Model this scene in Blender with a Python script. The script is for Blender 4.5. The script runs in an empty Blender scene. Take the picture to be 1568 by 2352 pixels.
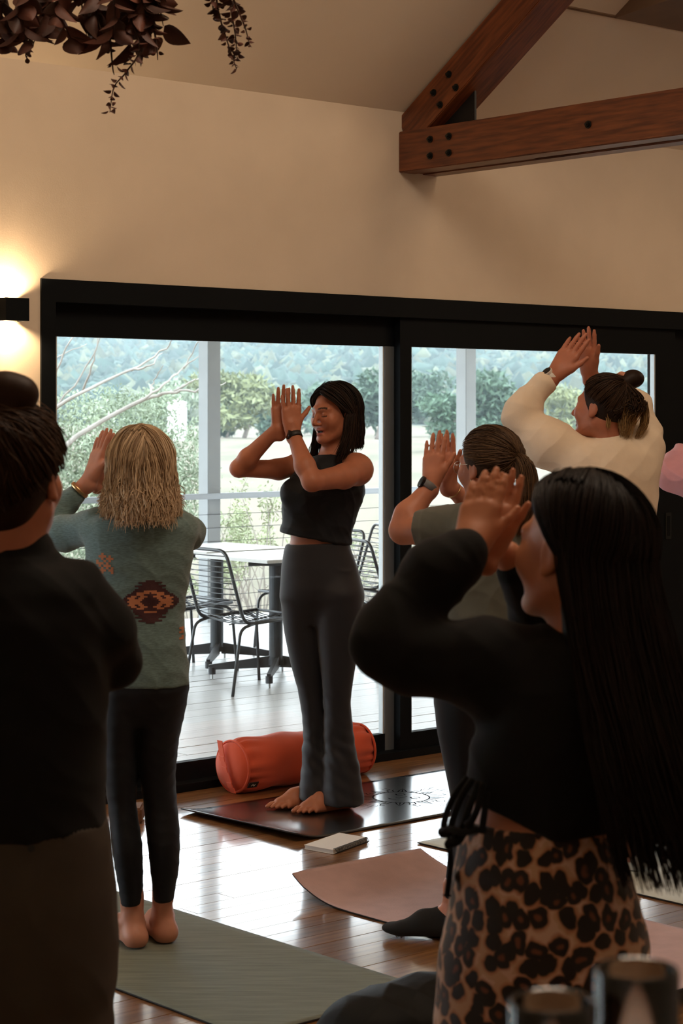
import bpy, bmesh, math, random
import numpy as np
from mathutils import Vector, Matrix
from mathutils.bvhtree import BVHTree

random.seed(7)
RNG = np.random.default_rng(11)
C = bpy.context.scene.collection
SC = bpy.context.scene

# ---------------------------------------------------------------- camera
FPX, EYE, CX, VH = 4600.0, 1.6, 784.0, 955.0          # focal length in pixels of the 1568x2352 frame, eye height, horizon row
cam_d = bpy.data.cameras.new('camera')
cam = bpy.data.objects.new('camera', cam_d)
C.objects.link(cam)
cam.location = (0, 0, EYE)
cam.rotation_euler = (math.pi / 2, 0, 0)
cam_d.sensor_fit = 'VERTICAL'
cam_d.sensor_height = 36.0
cam_d.sensor_width = 24.0
cam_d.lens = 36.0 * FPX / 2352
cam_d.shift_y = -(1176 - VH) / 2352
cam_d.clip_end = 3000
cam_d.dof.use_dof = True
cam_d.dof.focus_distance = 8.0
cam_d.dof.aperture_fstop = 9.5
SC.camera = cam

# ---------------------------------------------------------------- sky, colour management, lights
world = bpy.data.worlds.new('overcast_sky')
SC.world = world
world.use_nodes = True
wn = world.node_tree
wn.nodes.clear()
w_out = wn.nodes.new('ShaderNodeOutputWorld')
w_bg = wn.nodes.new('ShaderNodeBackground')
w_bg.inputs['Color'].default_value = (0.86, 0.93, 1.0, 1)
w_bg.inputs['Strength'].default_value = 6.3
wn.links.new(w_bg.outputs[0], w_out.inputs[0])

SC.view_settings.view_transform = 'Standard'
SC.view_settings.look = 'None'
SC.view_settings.exposure = 0.0
SC.view_settings.gamma = 1.0
SC.view_settings.use_curve_mapping = False
SC.cycles.max_bounces = 8
SC.cycles.diffuse_bounces = 4
SC.cycles.glossy_bounces = 4
SC.cycles.transmission_bounces = 8
SC.cycles.transparent_max_bounces = 12
SC.cycles.volume_bounces = 0
SC.cycles.sample_clamp_indirect = 6.0

# room frame: s runs along the glazed wall, t runs from that wall into the room
A0 = np.array([-0.709, 8.49])
DW = np.array([0.7519, 0.6593])
NW = np.array([0.6593, -0.7519])
WALL_ROT = math.atan2(DW[1], DW[0])


def W(s, t, z=0.0):
    p = A0 + s * DW + t * NW
    return np.array([p[0], p[1], z])


def point_light(name, loc, power, color, size):
    l = bpy.data.lights.new(name, 'POINT')
    l.energy = power
    l.color = color
    l.shadow_soft_size = size
    o = bpy.data.objects.new(name, l)
    o.location = loc
    C.objects.link(o)
    return o


WARM = (1.0, 0.68, 0.42)
# added warm spots without fittings, high under the ceiling, to wash the front wall
for (s, t, z, e) in ((-3.6, 3.2, 4.7, 112), (-0.9, 3.2, 4.7, 86), (2.5, 3.0, 4.6, 150), (5.0, 3.0, 4.6, 112)):
    l = bpy.data.lights.new('added_wall_wash', 'SPOT')
    l.energy = e
    l.color = WARM
    l.spot_size = math.radians(104)
    l.spot_blend = 1.0
    l.shadow_soft_size = 0.9
    o = bpy.data.objects.new('added_wall_wash', l)
    o.location = W(s, t, z)
    o.rotation_euler = (Vector(W(s, 0, 3.1)) - o.location).to_track_quat('-Z', 'Y').to_euler()
    C.objects.link(o)
# added soft warm fill over the middle of the room, no fixture behind it
point_light('added_fill_light', W(-1.6, 4.0, 4.6), 125, (1, .80, .62), 0.6)
point_light('added_fill_light', W(4.2, 3.2, 3.7), 50, (1, .74, .52), 0.5)  # added fill to brighten the ceiling beyond the truss


# ---------------------------------------------------------------- pixel helpers: a pixel and a distance give a point in the room


def P(u, v, Y):
    return np.array([(u - CX) / FPX * Y, Y, EYE - (v - VH) / FPX * Y])


def FL(u, v, z=0.0):
    return P(u, v, FPX * (EYE - z) / (v - VH))


# ---------------------------------------------------------------- materials
def mat(name, color, rough=0.6, metallic=0.0, var=0.0, scale=8.0, bump=0.0, bscale=60.0, stretch=(1, 1, 1), spec=0.5,
        coat=0.0, rand=0.0, vcol=False, sheen=0.0, color2=None, detail=4.0):
    m = bpy.data.materials.new(name)
    m.use_nodes = True
    nt = m.node_tree
    b = nt.nodes['Principled BSDF']
    b.inputs['Roughness'].default_value = rough
    b.inputs['Metallic'].default_value = metallic
    b.inputs['Specular IOR Level'].default_value = spec
    b.inputs['Coat Weight'].default_value = coat
    b.inputs['Coat Roughness'].default_value = 0.12
    b.inputs['Coat IOR'].default_value = 1.7
    b.inputs['Sheen Weight'].default_value = sheen
    c = (*color, 1)
    b.inputs['Base Color'].default_value = c
    tc = nt.nodes.new('ShaderNodeTexCoord')
    mp = nt.nodes.new('ShaderNodeMapping')
    mp.inputs['Scale'].default_value = stretch
    nt.links.new(tc.outputs['Object'], mp.inputs['Vector'])
    col = None
    if vcol:
        a = nt.nodes.new('ShaderNodeAttribute')
        a.attribute_name = 'Col'
        col = a.outputs['Color']
    if var > 0 or color2 is not None:
        n = nt.nodes.new('ShaderNodeTexNoise')
        n.inputs['Scale'].default_value = scale
        n.inputs['Detail'].default_value = detail
        nt.links.new(mp.outputs[0], n.inputs['Vector'])
        if color2 is not None:
            r = nt.nodes.new('ShaderNodeValToRGB')
            r.color_ramp.elements[0].position = 0.35
            r.color_ramp.elements[1].position = 0.65
            r.color_ramp.elements[0].color = c
            r.color_ramp.elements[1].color = (*color2, 1)
            nt.links.new(n.outputs['Fac'], r.inputs['Fac'])
            col = r.outputs['Color']
        if var > 0:
            mr = nt.nodes.new('ShaderNodeMapRange')
            mr.inputs['From Min'].default_value = 0.3
            mr.inputs['From Max'].default_value = 0.7
            mr.inputs['To Min'].default_value = 1 - var
            mr.inputs['To Max'].default_value = 1 + var
            nt.links.new(n.outputs['Fac'], mr.inputs['Value'])
            mx = nt.nodes.new('ShaderNodeMix')
            mx.data_type = 'RGBA'
            mx.blend_type = 'MULTIPLY'
            mx.inputs['Factor'].default_value = 1.0
            mx.inputs['A'].default_value = c
            if col is not None:
                nt.links.new(col, mx.inputs['A'])
            cb = nt.nodes.new('ShaderNodeCombineColor')
            for k in range(3):
                nt.links.new(mr.outputs[0], cb.inputs[k])
            nt.links.new(cb.outputs[0], mx.inputs['B'])
            col = mx.outputs['Result']
    if rand > 0:
        oi = nt.nodes.new('ShaderNodeObjectInfo')
        mr = nt.nodes.new('ShaderNodeMapRange')
        mr.inputs['To Min'].default_value = 1 - rand
        mr.inputs['To Max'].default_value = 1 + rand
        nt.links.new(oi.outputs['Random'], mr.inputs['Value'])
        hs = nt.nodes.new('ShaderNodeHueSaturation')
        hs.inputs['Color'].default_value = c
        if col is not None:
            nt.links.new(col, hs.inputs['Color'])
        nt.links.new(mr.outputs[0], hs.inputs['Value'])
        col = hs.outputs['Color']
    if col is not None:
        nt.links.new(col, b.inputs['Base Color'])
    if bump > 0:
        n2 = nt.nodes.new('ShaderNodeTexNoise')
        n2.inputs['Scale'].default_value = bscale
        n2.inputs['Detail'].default_value = 3
        nt.links.new(mp.outputs[0], n2.inputs['Vector'])
        bp = nt.nodes.new('ShaderNodeBump')
        bp.inputs['Strength'].default_value = bump
        bp.inputs['Distance'].default_value = 0.002
        nt.links.new(n2.outputs['Fac'], bp.inputs['Height'])
        nt.links.new(bp.outputs[0], b.inputs['Normal'])
    return m


def wood(name, dark, light, rough, scale, stretch, rand=0.0, coat=0.0, coat_rough=0.1, bump=0.02):
    """grain streaks along the object's long axis"""
    m = mat(name, dark, rough, color2=light, scale=scale, stretch=stretch, rand=rand, coat=coat, detail=6, bump=bump, bscale=scale * 2)
    m.node_tree.nodes['Principled BSDF'].inputs['Coat Roughness'].default_value = coat_rough
    return m


def glass_sheet(name, tint=(0.96, 0.985, 0.98)):
    m = bpy.data.materials.new(name)
    m.use_nodes = True
    nt = m.node_tree
    nt.nodes.clear()
    out = nt.nodes.new('ShaderNodeOutputMaterial')
    tr = nt.nodes.new('ShaderNodeBsdfTransparent')
    tr.inputs[0].default_value = (*tint, 1)
    gl = nt.nodes.new('ShaderNodeBsdfGlossy')
    gl.inputs['Roughness'].default_value = 0.02
    fr = nt.nodes.new('ShaderNodeFresnel')
    ge = nt.nodes.new('ShaderNodeNewGeometry')          # a thin sheet: same reflectance on the way in and out
    io = nt.nodes.new('ShaderNodeMix')
    io.inputs['A'].default_value = 1.45
    io.inputs['B'].default_value = 1 / 1.45
    nt.links.new(ge.outputs['Backfacing'], io.inputs['Factor'])
    nt.links.new(io.outputs['Result'], fr.inputs['IOR'])
    mx = nt.nodes.new('ShaderNodeMixShader')
    nt.links.new(fr.outputs[0], mx.inputs[0])
    nt.links.new(tr.outputs[0], mx.inputs[1])
    nt.links.new(gl.outputs[0], mx.inputs[2])
    nt.links.new(mx.outputs[0], out.inputs[0])
    return m


# ---------------------------------------------------------------- mesh helpers
def link(name, me, m=None, parent=None, smooth=False):
    o = bpy.data.objects.new(name, me)
    C.objects.link(o)
    if m is not None:
        me.materials.append(m)
    if smooth:
        me.polygons.foreach_set('use_smooth', np.ones(len(me.polygons), dtype=bool))
    if parent is not None:
        o.parent = parent
        o.matrix_parent_inverse = parent_inv(parent)
    return o


def parent_inv(p):
    m = Matrix.LocRotScale(p.location, p.rotation_euler, p.scale)
    if p.parent is not None:
        m = parent_world(p.parent) @ p.matrix_parent_inverse @ m
    return m.inverted()


def parent_world(p):
    m = Matrix.LocRotScale(p.location, p.rotation_euler, p.scale)
    if p.parent is not None:
        m = parent_world(p.parent) @ p.matrix_parent_inverse @ m
    return m


def tag(o, label=None, cat=None, group=None, kind=None):
    if label:
        o['label'] = label
    if cat:
        o['category'] = cat
    if group:
        o['group'] = group
    if kind:
        o['kind'] = kind
    return o


def empty(name, loc, label=None, cat=None, group=None, rz=0.0):
    o = bpy.data.objects.new(name, None)
    o.empty_display_size = 0.1
    C.objects.link(o)
    o.location = loc
    o.rotation_euler = (0, 0, rz)
    return tag(o, label, cat, group)


def np_mesh(name, verts, faces):
    """verts (n,3); faces list of equal-length index arrays (k,4) or (k,3), or a list of them"""
    me = bpy.data.meshes.new(name)
    if not isinstance(faces, list):
        faces = [faces]
    faces = [np.asarray(f, dtype=np.int32) for f in faces if len(f)]
    verts = np.asarray(verts, dtype=np.float32)
    me.vertices.add(len(verts))
    me.vertices.foreach_set('co', verts.ravel())
    nl = sum(f.size for f in faces)
    npoly = sum(len(f) for f in faces)
    me.loops.add(nl)
    me.polygons.add(npoly)
    me.loops.foreach_set('vertex_index', np.concatenate([f.ravel() for f in faces]))
    starts, s = [], 0
    for f in faces:
        starts.append(s + np.arange(len(f)) * f.shape[1])
        s += f.size
    me.polygons.foreach_set('loop_start', np.concatenate(starts).astype(np.int32))
    me.update(calc_edges=True)
    me.validate()
    return me


def set_col(me, cols):
    a = me.color_attributes.new('Col', 'FLOAT_COLOR', 'POINT')
    buf = np.ones((len(me.vertices), 4), dtype=np.float32)
    buf[:, :3] = cols
    a.data.foreach_set('color', buf.ravel())


class MB:
    """collects simple solids for one mesh"""

    def __init__(self):
        self.bm = bmesh.new()

    def box(self, lo, hi, frame=None, bevel=0.0):
        lo, hi = np.array(lo, float), np.array(hi, float)
        g = bmesh.ops.create_cube(self.bm, size=1.0)
        vs = g['verts']
        for v in vs:
            v.co = Vector([lo[i] + (v.co[i] + 0.5) * (hi[i] - lo[i]) for i in range(3)])
        if bevel > 0:
            es = {e for v in vs for e in v.link_edges}
            r = bmesh.ops.bevel(self.bm, geom=list(es), offset=bevel, segments=2, affect='EDGES', clamp_overlap=True)
            vs = list({v for f in r['faces'] for v in f.verts} | {v for v in vs if v.is_valid})
        if frame is not None:
            for v in vs:
                v.co = Vector(frame(*v.co))
        return self

    def tube(self, pts, r, n=8, caps=True, closed=False):
        pts = [Vector(p) for p in pts]
        rs = r if hasattr(r, '__len__') else [r] * len(pts)
        rings, ref = [], None
        for i, p in enumerate(pts):
            a = pts[i - 1] if (i > 0 or closed) else pts[i]
            b = pts[(i + 1) % len(pts)] if (i < len(pts) - 1 or closed) else pts[i]
            d = (b - a).normalized()
            if ref is None:
                ref = d.orthogonal().normalized()
            ref = (ref - d * ref.dot(d)).normalized()
            bi = d.cross(ref)
            rings.append([self.bm.verts.new(p + (ref * math.cos(q) + bi * math.sin(q)) * rs[i]) for q in np.linspace(0, 2 * math.pi, n, endpoint=False)])
        m = len(rings)
        for i in range(m if closed else m - 1):
            A, B = rings[i], rings[(i + 1) % m]
            for j in range(n):
                self.bm.faces.new((A[j], A[(j + 1) % n], B[(j + 1) % n], B[j]))
        if caps and not closed:
            self.bm.faces.new(rings[0][::-1])
            self.bm.faces.new(rings[-1])
        return self

    def lathe(self, prof, c=(0, 0, 0), n=24):
        rings = []
        for (r, z) in prof:
            rings.append([self.bm.verts.new((c[0] + r * math.cos(q), c[1] + r * math.sin(q), c[2] + z)) for q in np.linspace(0, 2 * math.pi, n, endpoint=False)])
        for A, B in zip(rings[:-1], rings[1:]):
            for j in range(n):
                self.bm.faces.new((A[j], A[(j + 1) % n], B[(j + 1) % n], B[j]))
        self.bm.faces.new(rings[0][::-1])
        self.bm.faces.new(rings[-1])
        return self

    def prism(self, poly, axis):
        """poly: list of 3d points (planar), axis: 3d extrusion vector"""
        a = [self.bm.verts.new(Vector(p)) for p in poly]
        b = [self.bm.verts.new(Vector(p) + Vector(axis)) for p in poly]
        n = len(a)
        self.bm.faces.new(a[::-1])
        self.bm.faces.new(b)
        for i in range(n):
            self.bm.faces.new((a[i], a[(i + 1) % n], b[(i + 1) % n], b[i]))
        return self

    def build(self, name, m, parent=None, smooth=False, local=None):
        bmesh.ops.recalc_face_normals(self.bm, faces=self.bm.faces)
        if local is not None:
            for v in self.bm.verts:
                v.co -= Vector(local)
        me = bpy.data.meshes.new(name)
        self.bm.to_mesh(me)
        self.bm.free()
        o = link(name, me, m, parent, smooth)
        return o


def smooth_path(pts, n=6):
    """Catmull-Rom through the points"""
    pts = np.array(pts, float)
    Q = np.vstack([2 * pts[0] - pts[1], pts, 2 * pts[-1] - pts[-2]])
    out = []
    for i in range(1, len(Q) - 2):
        for t in np.linspace(0, 1, n, endpoint=False):
            a, b, c, d = Q[i - 1], Q[i], Q[i + 1], Q[i + 2]
            out.append(0.5 * (2 * b + (c - a) * t + (2 * a - 5 * b + 4 * c - d) * t * t + (3 * b - a - 3 * c + d) * t ** 3))
    out.append(pts[-1])
    return np.array(out)


def round_corners(pts, rad=0.04, n=4):
    """polyline with rounded corners"""
    pts = [np.array(p, float) for p in pts]
    out = [pts[0]]
    for a, b, c in zip(pts[:-2], pts[1:-1], pts[2:]):
        u, w = a - b, c - b
        lu, lw = np.linalg.norm(u), np.linalg.norm(w)
        r = min(rad, lu * 0.45, lw * 0.45)
        p0, p1 = b + u / lu * r, b + w / lw * r
        for t in np.linspace(0, 1, n + 1):
            out.append((1 - t) ** 2 * p0 + 2 * t * (1 - t) * b + t * t * p1)
    out.append(pts[-1])
    return out
# ================================================================ SETTING
M_wall = mat('cream_plaster', (0.72, 0.62, 0.50), 0.9, var=0.04, scale=3, bump=0.15, bscale=180)
M_ceil = mat('ceiling_plaster', (0.74, 0.65, 0.53), 0.9, var=0.03, scale=2, bump=0.1, bscale=150)
M_black = mat('black_powder_coat', (0.004, 0.006, 0.008), 0.6, spec=0.12)
M_alu = mat('grey_aluminium', (0.16, 0.19, 0.22), 0.4, metallic=0.3)
M_alu_light = mat('pale_aluminium', (0.55, 0.6, 0.62), 0.4, metallic=0.2)
M_floor = wood('floor_timber', (0.20, 0.085, 0.028), (0.36, 0.18, 0.07), 0.32, 6.0, (0.6, 9, 9), rand=0.22, coat=1.0, coat_rough=0.1, bump=0.06)
M_sub = mat('floor_base', (0.16, 0.08, 0.03), 0.35, var=0.2, scale=4, stretch=(1, 8, 1))
M_beam = wood('red_hardwood', (0.085, 0.020, 0.006), (0.20, 0.058, 0.016), 0.42, 5.0, (1.0, 12, 12), coat=0.15, coat_rough=0.3, bump=0.15)
M_bolt = mat('dark_steel', (0.03, 0.035, 0.035), 0.4, metallic=0.8)
M_plate = mat('black_steel', (0.012, 0.013, 0.015), 0.5, metallic=0.3)
M_glass = glass_sheet('window_glass')
M_box = mat('dark_ceiling_box', (0.16, 0.10, 0.06), 0.7, var=0.1, scale=5)

WF = lambda s, t, z: W(s, t, z)          # (s,t,z) -> world
EAVE, PITCH, RIDGE_T = 3.02, 0.677, 4.2
S0, S1, T1 = -7.5, 8.0, 8.4


def wbox(name, s, t, z, m, parent=None, bevel=0.0):
    """a box in the wall frame, with its own axes along the wall"""
    c = W((s[0] + s[1]) / 2, (t[0] + t[1]) / 2, z[0])
    b = MB().box((-(s[1] - s[0]) / 2, -(t[1] - t[0]) / 2, 0), ((s[1] - s[0]) / 2, (t[1] - t[0]) / 2, z[1] - z[0]), bevel=bevel)
    # local y axis must follow +t, which is the wall's right-hand normal: rotate by WALL_ROT and mirror is not needed for boxes
    o = b.build(name, m)
    o.location = c
    o.rotation_euler = (0, 0, WALL_ROT)
    if parent is not None:
        o.parent = parent
        o.matrix_parent_inverse = parent_inv(parent)
    return o


# floor: a base, and single boards parallel to the glazed wall
floor = wbox('floor', (S0, S1), (-0.02, T1), (-0.12, -0.004), M_sub)
tag(floor, kind='structure')
PITCH_B = 0.09
board_meshes = {}
for L in (1.2, 1.7, 2.2, 2.7):
    b = MB().box((-L / 2 + 0.0006, -PITCH_B / 2 + 0.0006, -0.012), (L / 2 - 0.0006, PITCH_B / 2 - 0.0006, 0), bevel=0.0008)
    me = bpy.data.meshes.new('floor_board')
    bmesh.ops.recalc_face_normals(b.bm, faces=b.bm.faces)
    b.bm.to_mesh(me)
    b.bm.free()
    me.materials.append(M_floor)
    board_meshes[L] = me
finv = parent_inv(floor)
nb = 0
for r in range(46):
    t = (r + 0.5) * PITCH_B
    s = -3.4 - random.random() * 1.5
    while s < 4.4:
        L = random.choice(list(board_meshes))
        o = bpy.data.objects.new('floor_board', board_meshes[L])
        C.objects.link(o)
        o.location = W(s + L / 2, t, random.uniform(-0.0003, 0.0003))
        o.rotation_euler = (random.uniform(-.0012, .0012), random.uniform(-.0003, .0003), WALL_ROT)
        o.parent = floor
        o.matrix_parent_inverse = finv
        s += L
        nb += 1

# door opening: s -0.667 .. 5.3, z 0 .. 2.15
D0, D1, DH = -0.667, 5.25, 2.152
wb = MB()
G0, G1, GH = -6.6, -2.3, 2.152                        # a second glazed opening further left along the same wall
for (s, z) in (((S0, G0), (0, EAVE)), ((G0, G1), (GH, EAVE)), ((G1, D0), (0, EAVE)), ((D1, S1), (0, EAVE)), ((D0, D1), (DH, EAVE))):
    wb.box((s[0], -0.16, z[0]), (s[1], 0, z[1]), frame=WF)
tag(wb.build('wall_front', M_wall), kind='structure')
win = wbox('window_1', (G0, G1), (-0.12, 0.012), (2.06, GH), M_black)
tag(win, kind='structure')
wbox('sill', (G0, G1), (-0.12, 0.012), (0, 0.11), M_black, win)
for k in range(4):
    sx_ = G0 + k * (G1 - G0 - .09) / 3
    wbox('mullion', (sx_, sx_ + .09), (-0.12, 0.012), (0.11, 2.06), M_black, win)
    if k < 3:
        wbox('glass_pane', (sx_ + .08, sx_ + (G1 - G0 - .09) / 3 + .01), (-0.063, -0.057), (0.10, 2.07), M_glass, win)
tag(wbox('wall_back', (S0, S1), (T1, T1 + 0.15), (0, EAVE), M_wall), kind='structure')


def gable(name, s, ds):
    poly = [W(s, 0, 0), W(s, T1, 0), W(s, T1, EAVE), W(s, RIDGE_T, EAVE + PITCH * RIDGE_T), W(s, 0, EAVE)]
    a = DW * ds
    tag(MB().prism(poly, (a[0], a[1], 0)).build(name, M_wall), kind='structure')


gable('wall_left', S0, -0.15)
gable('wall_right', S1, 0.15)
zr = EAVE + PITCH * RIDGE_T
cb = MB()
cb.prism([W(S0, -0.2, EAVE - 0.2 * PITCH), W(S0, RIDGE_T, zr), W(S0, RIDGE_T, zr + 0.12), W(S0, -0.2, EAVE - 0.2 * PITCH + 0.12)], (DW[0] * (S1 - S0), DW[1] * (S1 - S0), 0))
cb.prism([W(S0, RIDGE_T, zr), W(S0, T1 + 0.2, EAVE - 0.2 * PITCH), W(S0, T1 + 0.2, EAVE - 0.2 * PITCH + 0.12), W(S0, RIDGE_T, zr + 0.12)], (DW[0] * (S1 - S0), DW[1] * (S1 - S0), 0))
tag(cb.build('ceiling', M_ceil), kind='structure')

# ceiling step far right: a dark box hung along the slope, and the joint line that leads to it
wx = MB()
tz = lambda t: EAVE + PITCH * t
wx.prism([W(2.06, 0.66, tz(.66) - 0.01), W(2.06, 1.7, tz(.66) + 0.10), W(2.06, 1.7, tz(1.7) + 0.02), W(2.06, 0.66, tz(.66) + 0.02)], (DW[0] * 5.9, DW[1] * 5.9, 0))
tag(wx.build('trim_1', M_box), kind='structure')
jb = MB()
jb.prism([W(1.3, 0.655, tz(.655) + .002), W(1.3, 0.665, tz(.665) + .002), W(1.3, 0.665, tz(.665) - .006), W(1.3, 0.655, tz(.655) - .006)], (DW[0] * .78, DW[1] * .78, 0))
tag(jb.build('trim_2', M_box), kind='structure')

# ---- sliding glass door (three panels)
door = wbox('door_1', (D0, D1), (-0.12, 0.012), (2.06, DH), M_black)          # head of the frame
tag(door, kind='structure')
wbox('jamb', (D0, -0.60), (-0.12, 0.012), (0, 2.06), M_black, door)
wbox('jamb', (D1 - .09, D1), (-0.12, 0.012), (0, 2.06), M_black, door)
wbox('track', (-0.60, D1 - .09), (-0.14, 0.012), (0, 0.034), M_black, door)


def panel(s0, s1, t0, glass0, glass1, gz, face_alu):
    """one door leaf: stiles, rails, glass; s0..s1 outer size, glass0..glass1 daylight"""
    p = wbox('door_panel', (s0, s1), (t0 - 0.04, t0), (gz[1], 2.062), M_black, door)       # top rail carries the leaf
    wbox('stile', (s0, glass0), (t0 - 0.04, t0), (0.034, gz[1]), M_black, p)
    wbox('stile', (glass1, s1), (t0 - 0.04, t0), (0.034, gz[1]), M_black if not face_alu else M_alu, p)
    wbox('bottom_rail', (glass0, glass1), (t0 - 0.04, t0), (0.034, gz[0]), M_black, p)
    wbox('glass_pane', (glass0 - .01, glass1 + .01), (t0 - 0.023, t0 - 0.017), (gz[0] - .01, gz[1] + .01), M_glass, p)
    for (a, b) in ((glass0, glass0 + .009), (glass1 - .009, glass1)):
        wbox('glazing_bead', (a, b), (t0 - 0.034, t0 - 0.006), (gz[0], gz[1]), M_alu_light if face_alu or a > 3 else M_alu, p)
    return p


panel(-0.60, 1.345, -0.062, -0.552, 1.268, (0.112, 1.925), True)
p2 = panel(1.318, 3.32, -0.012, 1.389, 3.165, (0.112, 1.925), False)
p3 = panel(3.20, D1 - .09, -0.062, 3.66, 5.05, (0.112, 1.925), False)
# long recessed pull on the dark stile
pull = wbox('door_pull', (3.235, 3.285), (-0.012, -0.006), (0.945, 1.085), M_bolt, p2, bevel=.002)
wbox('pull_recess', (3.249, 3.271), (-0.0075, -0.0045), (0.962, 1.068), M_black, pull)

# ---- roof truss: red hardwood chord and rafter, bolted with a steel plate
S_T = 1.297
truss = empty('roof_truss', W(S_T + .12, 0.0, 2.74), 'red hardwood roof truss with bolted steel plate below the sloping ceiling', 'roof truss', rz=0)


def along_n(name, s, t, z0, z1, m, parent, slope=0.0, z0b=None):
    """timber running into the room: local x along t"""
    L = t[1] - t[0]
    th = math.atan(slope)
    me = MB().box((0, -(s[1] - s[0]) / 2, 0), (L / math.cos(th), (s[1] - s[0]) / 2, z1 - z0), bevel=0.004)
    o = me.build(name, m)
    o.location = W((s[0] + s[1]) / 2, t[0], z0)
    o.rotation_euler = (Matrix.Rotation(math.atan2(NW[1], NW[0]), 3, 'Z') @ Matrix.Rotation(-th, 3, 'Y')).to_euler()
    o.parent = parent
    o.matrix_parent_inverse = parent_inv(parent)
    return o


# bottom chord: two planks with a groove between, seen from below
along_n('chord_plank', (S_T, S_T + .10), (0.0, 4.6), 2.735, 2.925, M_beam, truss)
along_n('chord_plank', (S_T + .150, S_T + .25), (0.0, 4.6), 2.735, 2.925, M_beam, truss)
along_n('chord_packer', (S_T + .10, S_T + .15), (0.0, 0.75), 2.74, 2.92, M_beam, truss)
along_n('chord_packer', (S_T + .10, S_T + .15), (1.5, 4.6), 2.77, 2.92, M_beam, truss)
# rafter
sl = 0.677
th = math.atan(sl)
RZ = 0.165                                                             # rafter depth
o = along_n('rafter', (S_T + .02, S_T + .21), (0.06, 4.1), EAVE + sl * .06 - .012 - RZ / math.cos(th) + 0.0, EAVE + sl * .06 - .012 - RZ / math.cos(th) + RZ, M_beam, truss, slope=sl)
# gusset plate of black steel in the angle
g = MB()
tg = lambda t: EAVE + sl * t - 0.02 - RZ / math.cos(th)
g.prism([W(S_T + .10, 0.02, 2.80), W(S_T + .10, 0.40, 2.80), W(S_T + .10, 0.40, tg(.40) + .06), W(S_T + .10, 0.02, tg(.02) + .06)], (DW[0] * .012, DW[1] * .012, 0))
g.build('gusset_plate', M_plate, truss)


def bolt(u, v, s):
    """bolt head on the camera-side face s of the truss at a pixel"""
    k = (u - CX) / FPX
    # solve for t on the plane s=const
    b = A0 + s * DW
    t = (k * b[1] - b[0]) / (NW[0] - k * NW[1])
    p = b + t * NW
    z = EYE - (v - VH) / FPX * p[1]
    m = MB()
    ax = -np.array([DW[0], DW[1], 0])
    c = np.array([p[0], p[1], z])
    m.tube([c, c + ax * .004], 0.017, 14)
    m.tube([c + ax * .004, c + ax * .014], 0.011, 6)
    m.tube([c + ax * .014, c + ax * .020], [0.007, 0.006], 10)
    m.build('bolt', M_bolt, truss)


for u, v in ((1031, 171), (1047, 201), (996, 213), (1011, 241)):
    bolt(u, v, S_T + .02)
for u, v in ((988, 320), (1031, 313), (988, 358), (1031, 351), (1351, 286)):
    bolt(u, v, S_T)

# ---- wall lamp, light thrown up and down the wall
LS = (-0.885, -0.778)
lamp = wbox('wall_lamp', LS, (0.0, 0.012), (1.985, 2.055), M_black)
tag(lamp, 'dark box wall lamp glowing up and down beside the glass door', 'wall lamp')
sh = MB()
z0, z1 = 1.974, 2.064
for (s, t) in (((LS[0], LS[1]), (0.088, 0.094)), ((LS[0], LS[0] + .004), (0.012, 0.09)), ((LS[1] - .004, LS[1]), (0.012, 0.09))):
    sh.box((s[0], t[0], z0), (s[1], t[1], z1), frame=WF)
sh.build('lamp_shade', M_black, lamp)
wbox('lamp_core', (LS[0] + .004, LS[1] - .004), (0.012, 0.088), (2.010, 2.028), M_black, lamp)
M_led = bpy.data.materials.new('warm_led')
M_led.use_nodes = True
M_led.node_tree.nodes['Principled BSDF'].inputs['Emission Color'].default_value = (1, .72, .42, 1)
M_led.node_tree.nodes['Principled BSDF'].inputs['Emission Strength'].default_value = 30
for z in (2.0285, 2.0070):
    wbox('led_strip', (LS[0] + .012, LS[1] - .012), (0.03, 0.06), (z, z + .0025), M_led, lamp)
for dz, up in ((2.036, 1), (2.002, -1)):
    l = bpy.data.lights.new('wall_lamp_light', 'SPOT')
    l.energy = 16
    l.color = (1, 0.68, 0.38)
    l.spot_size = math.radians(150)
    l.spot_blend = 0.6
    l.shadow_soft_size = 0.02
    lo = bpy.data.objects.new('wall_lamp_light', l)
    C.objects.link(lo)
    lo.location = W((LS[0] + LS[1]) / 2, 0.05, dz)
    lo.rotation_euler = (math.pi if up > 0 else 0, 0, 0)
# ================================================================ OUTSIDE: deck, rail, furniture, land
M_deck = wood('deck_timber', (0.44, 0.44, 0.44), (0.54, 0.54, 0.54), 0.42, 4.0, (0.6, 12, 12), rand=0.10, coat=0.35, coat_rough=0.25, bump=0.1)
M_post = mat('grey_painted_post', (0.34, 0.36, 0.37), 0.6, var=0.05, scale=6)
M_rail = mat('galvanised_rail', (0.33, 0.35, 0.37), 0.45, metallic=0.5)
M_wire = mat('dark_wire', (0.06, 0.07, 0.08), 0.4, metallic=0.5)
M_top = mat('white_table_top', (0.80, 0.80, 0.78), 0.35, var=0.03, scale=5)
M_base = mat('black_cast_base', (0.035, 0.04, 0.045), 0.5, metallic=0.3)
M_chair = mat('dark_grey_wire', (0.07, 0.075, 0.08), 0.38, metallic=0.6)
M_foot = mat('zinc_glide', (0.45, 0.46, 0.46), 0.35, metallic=0.8)

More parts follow.
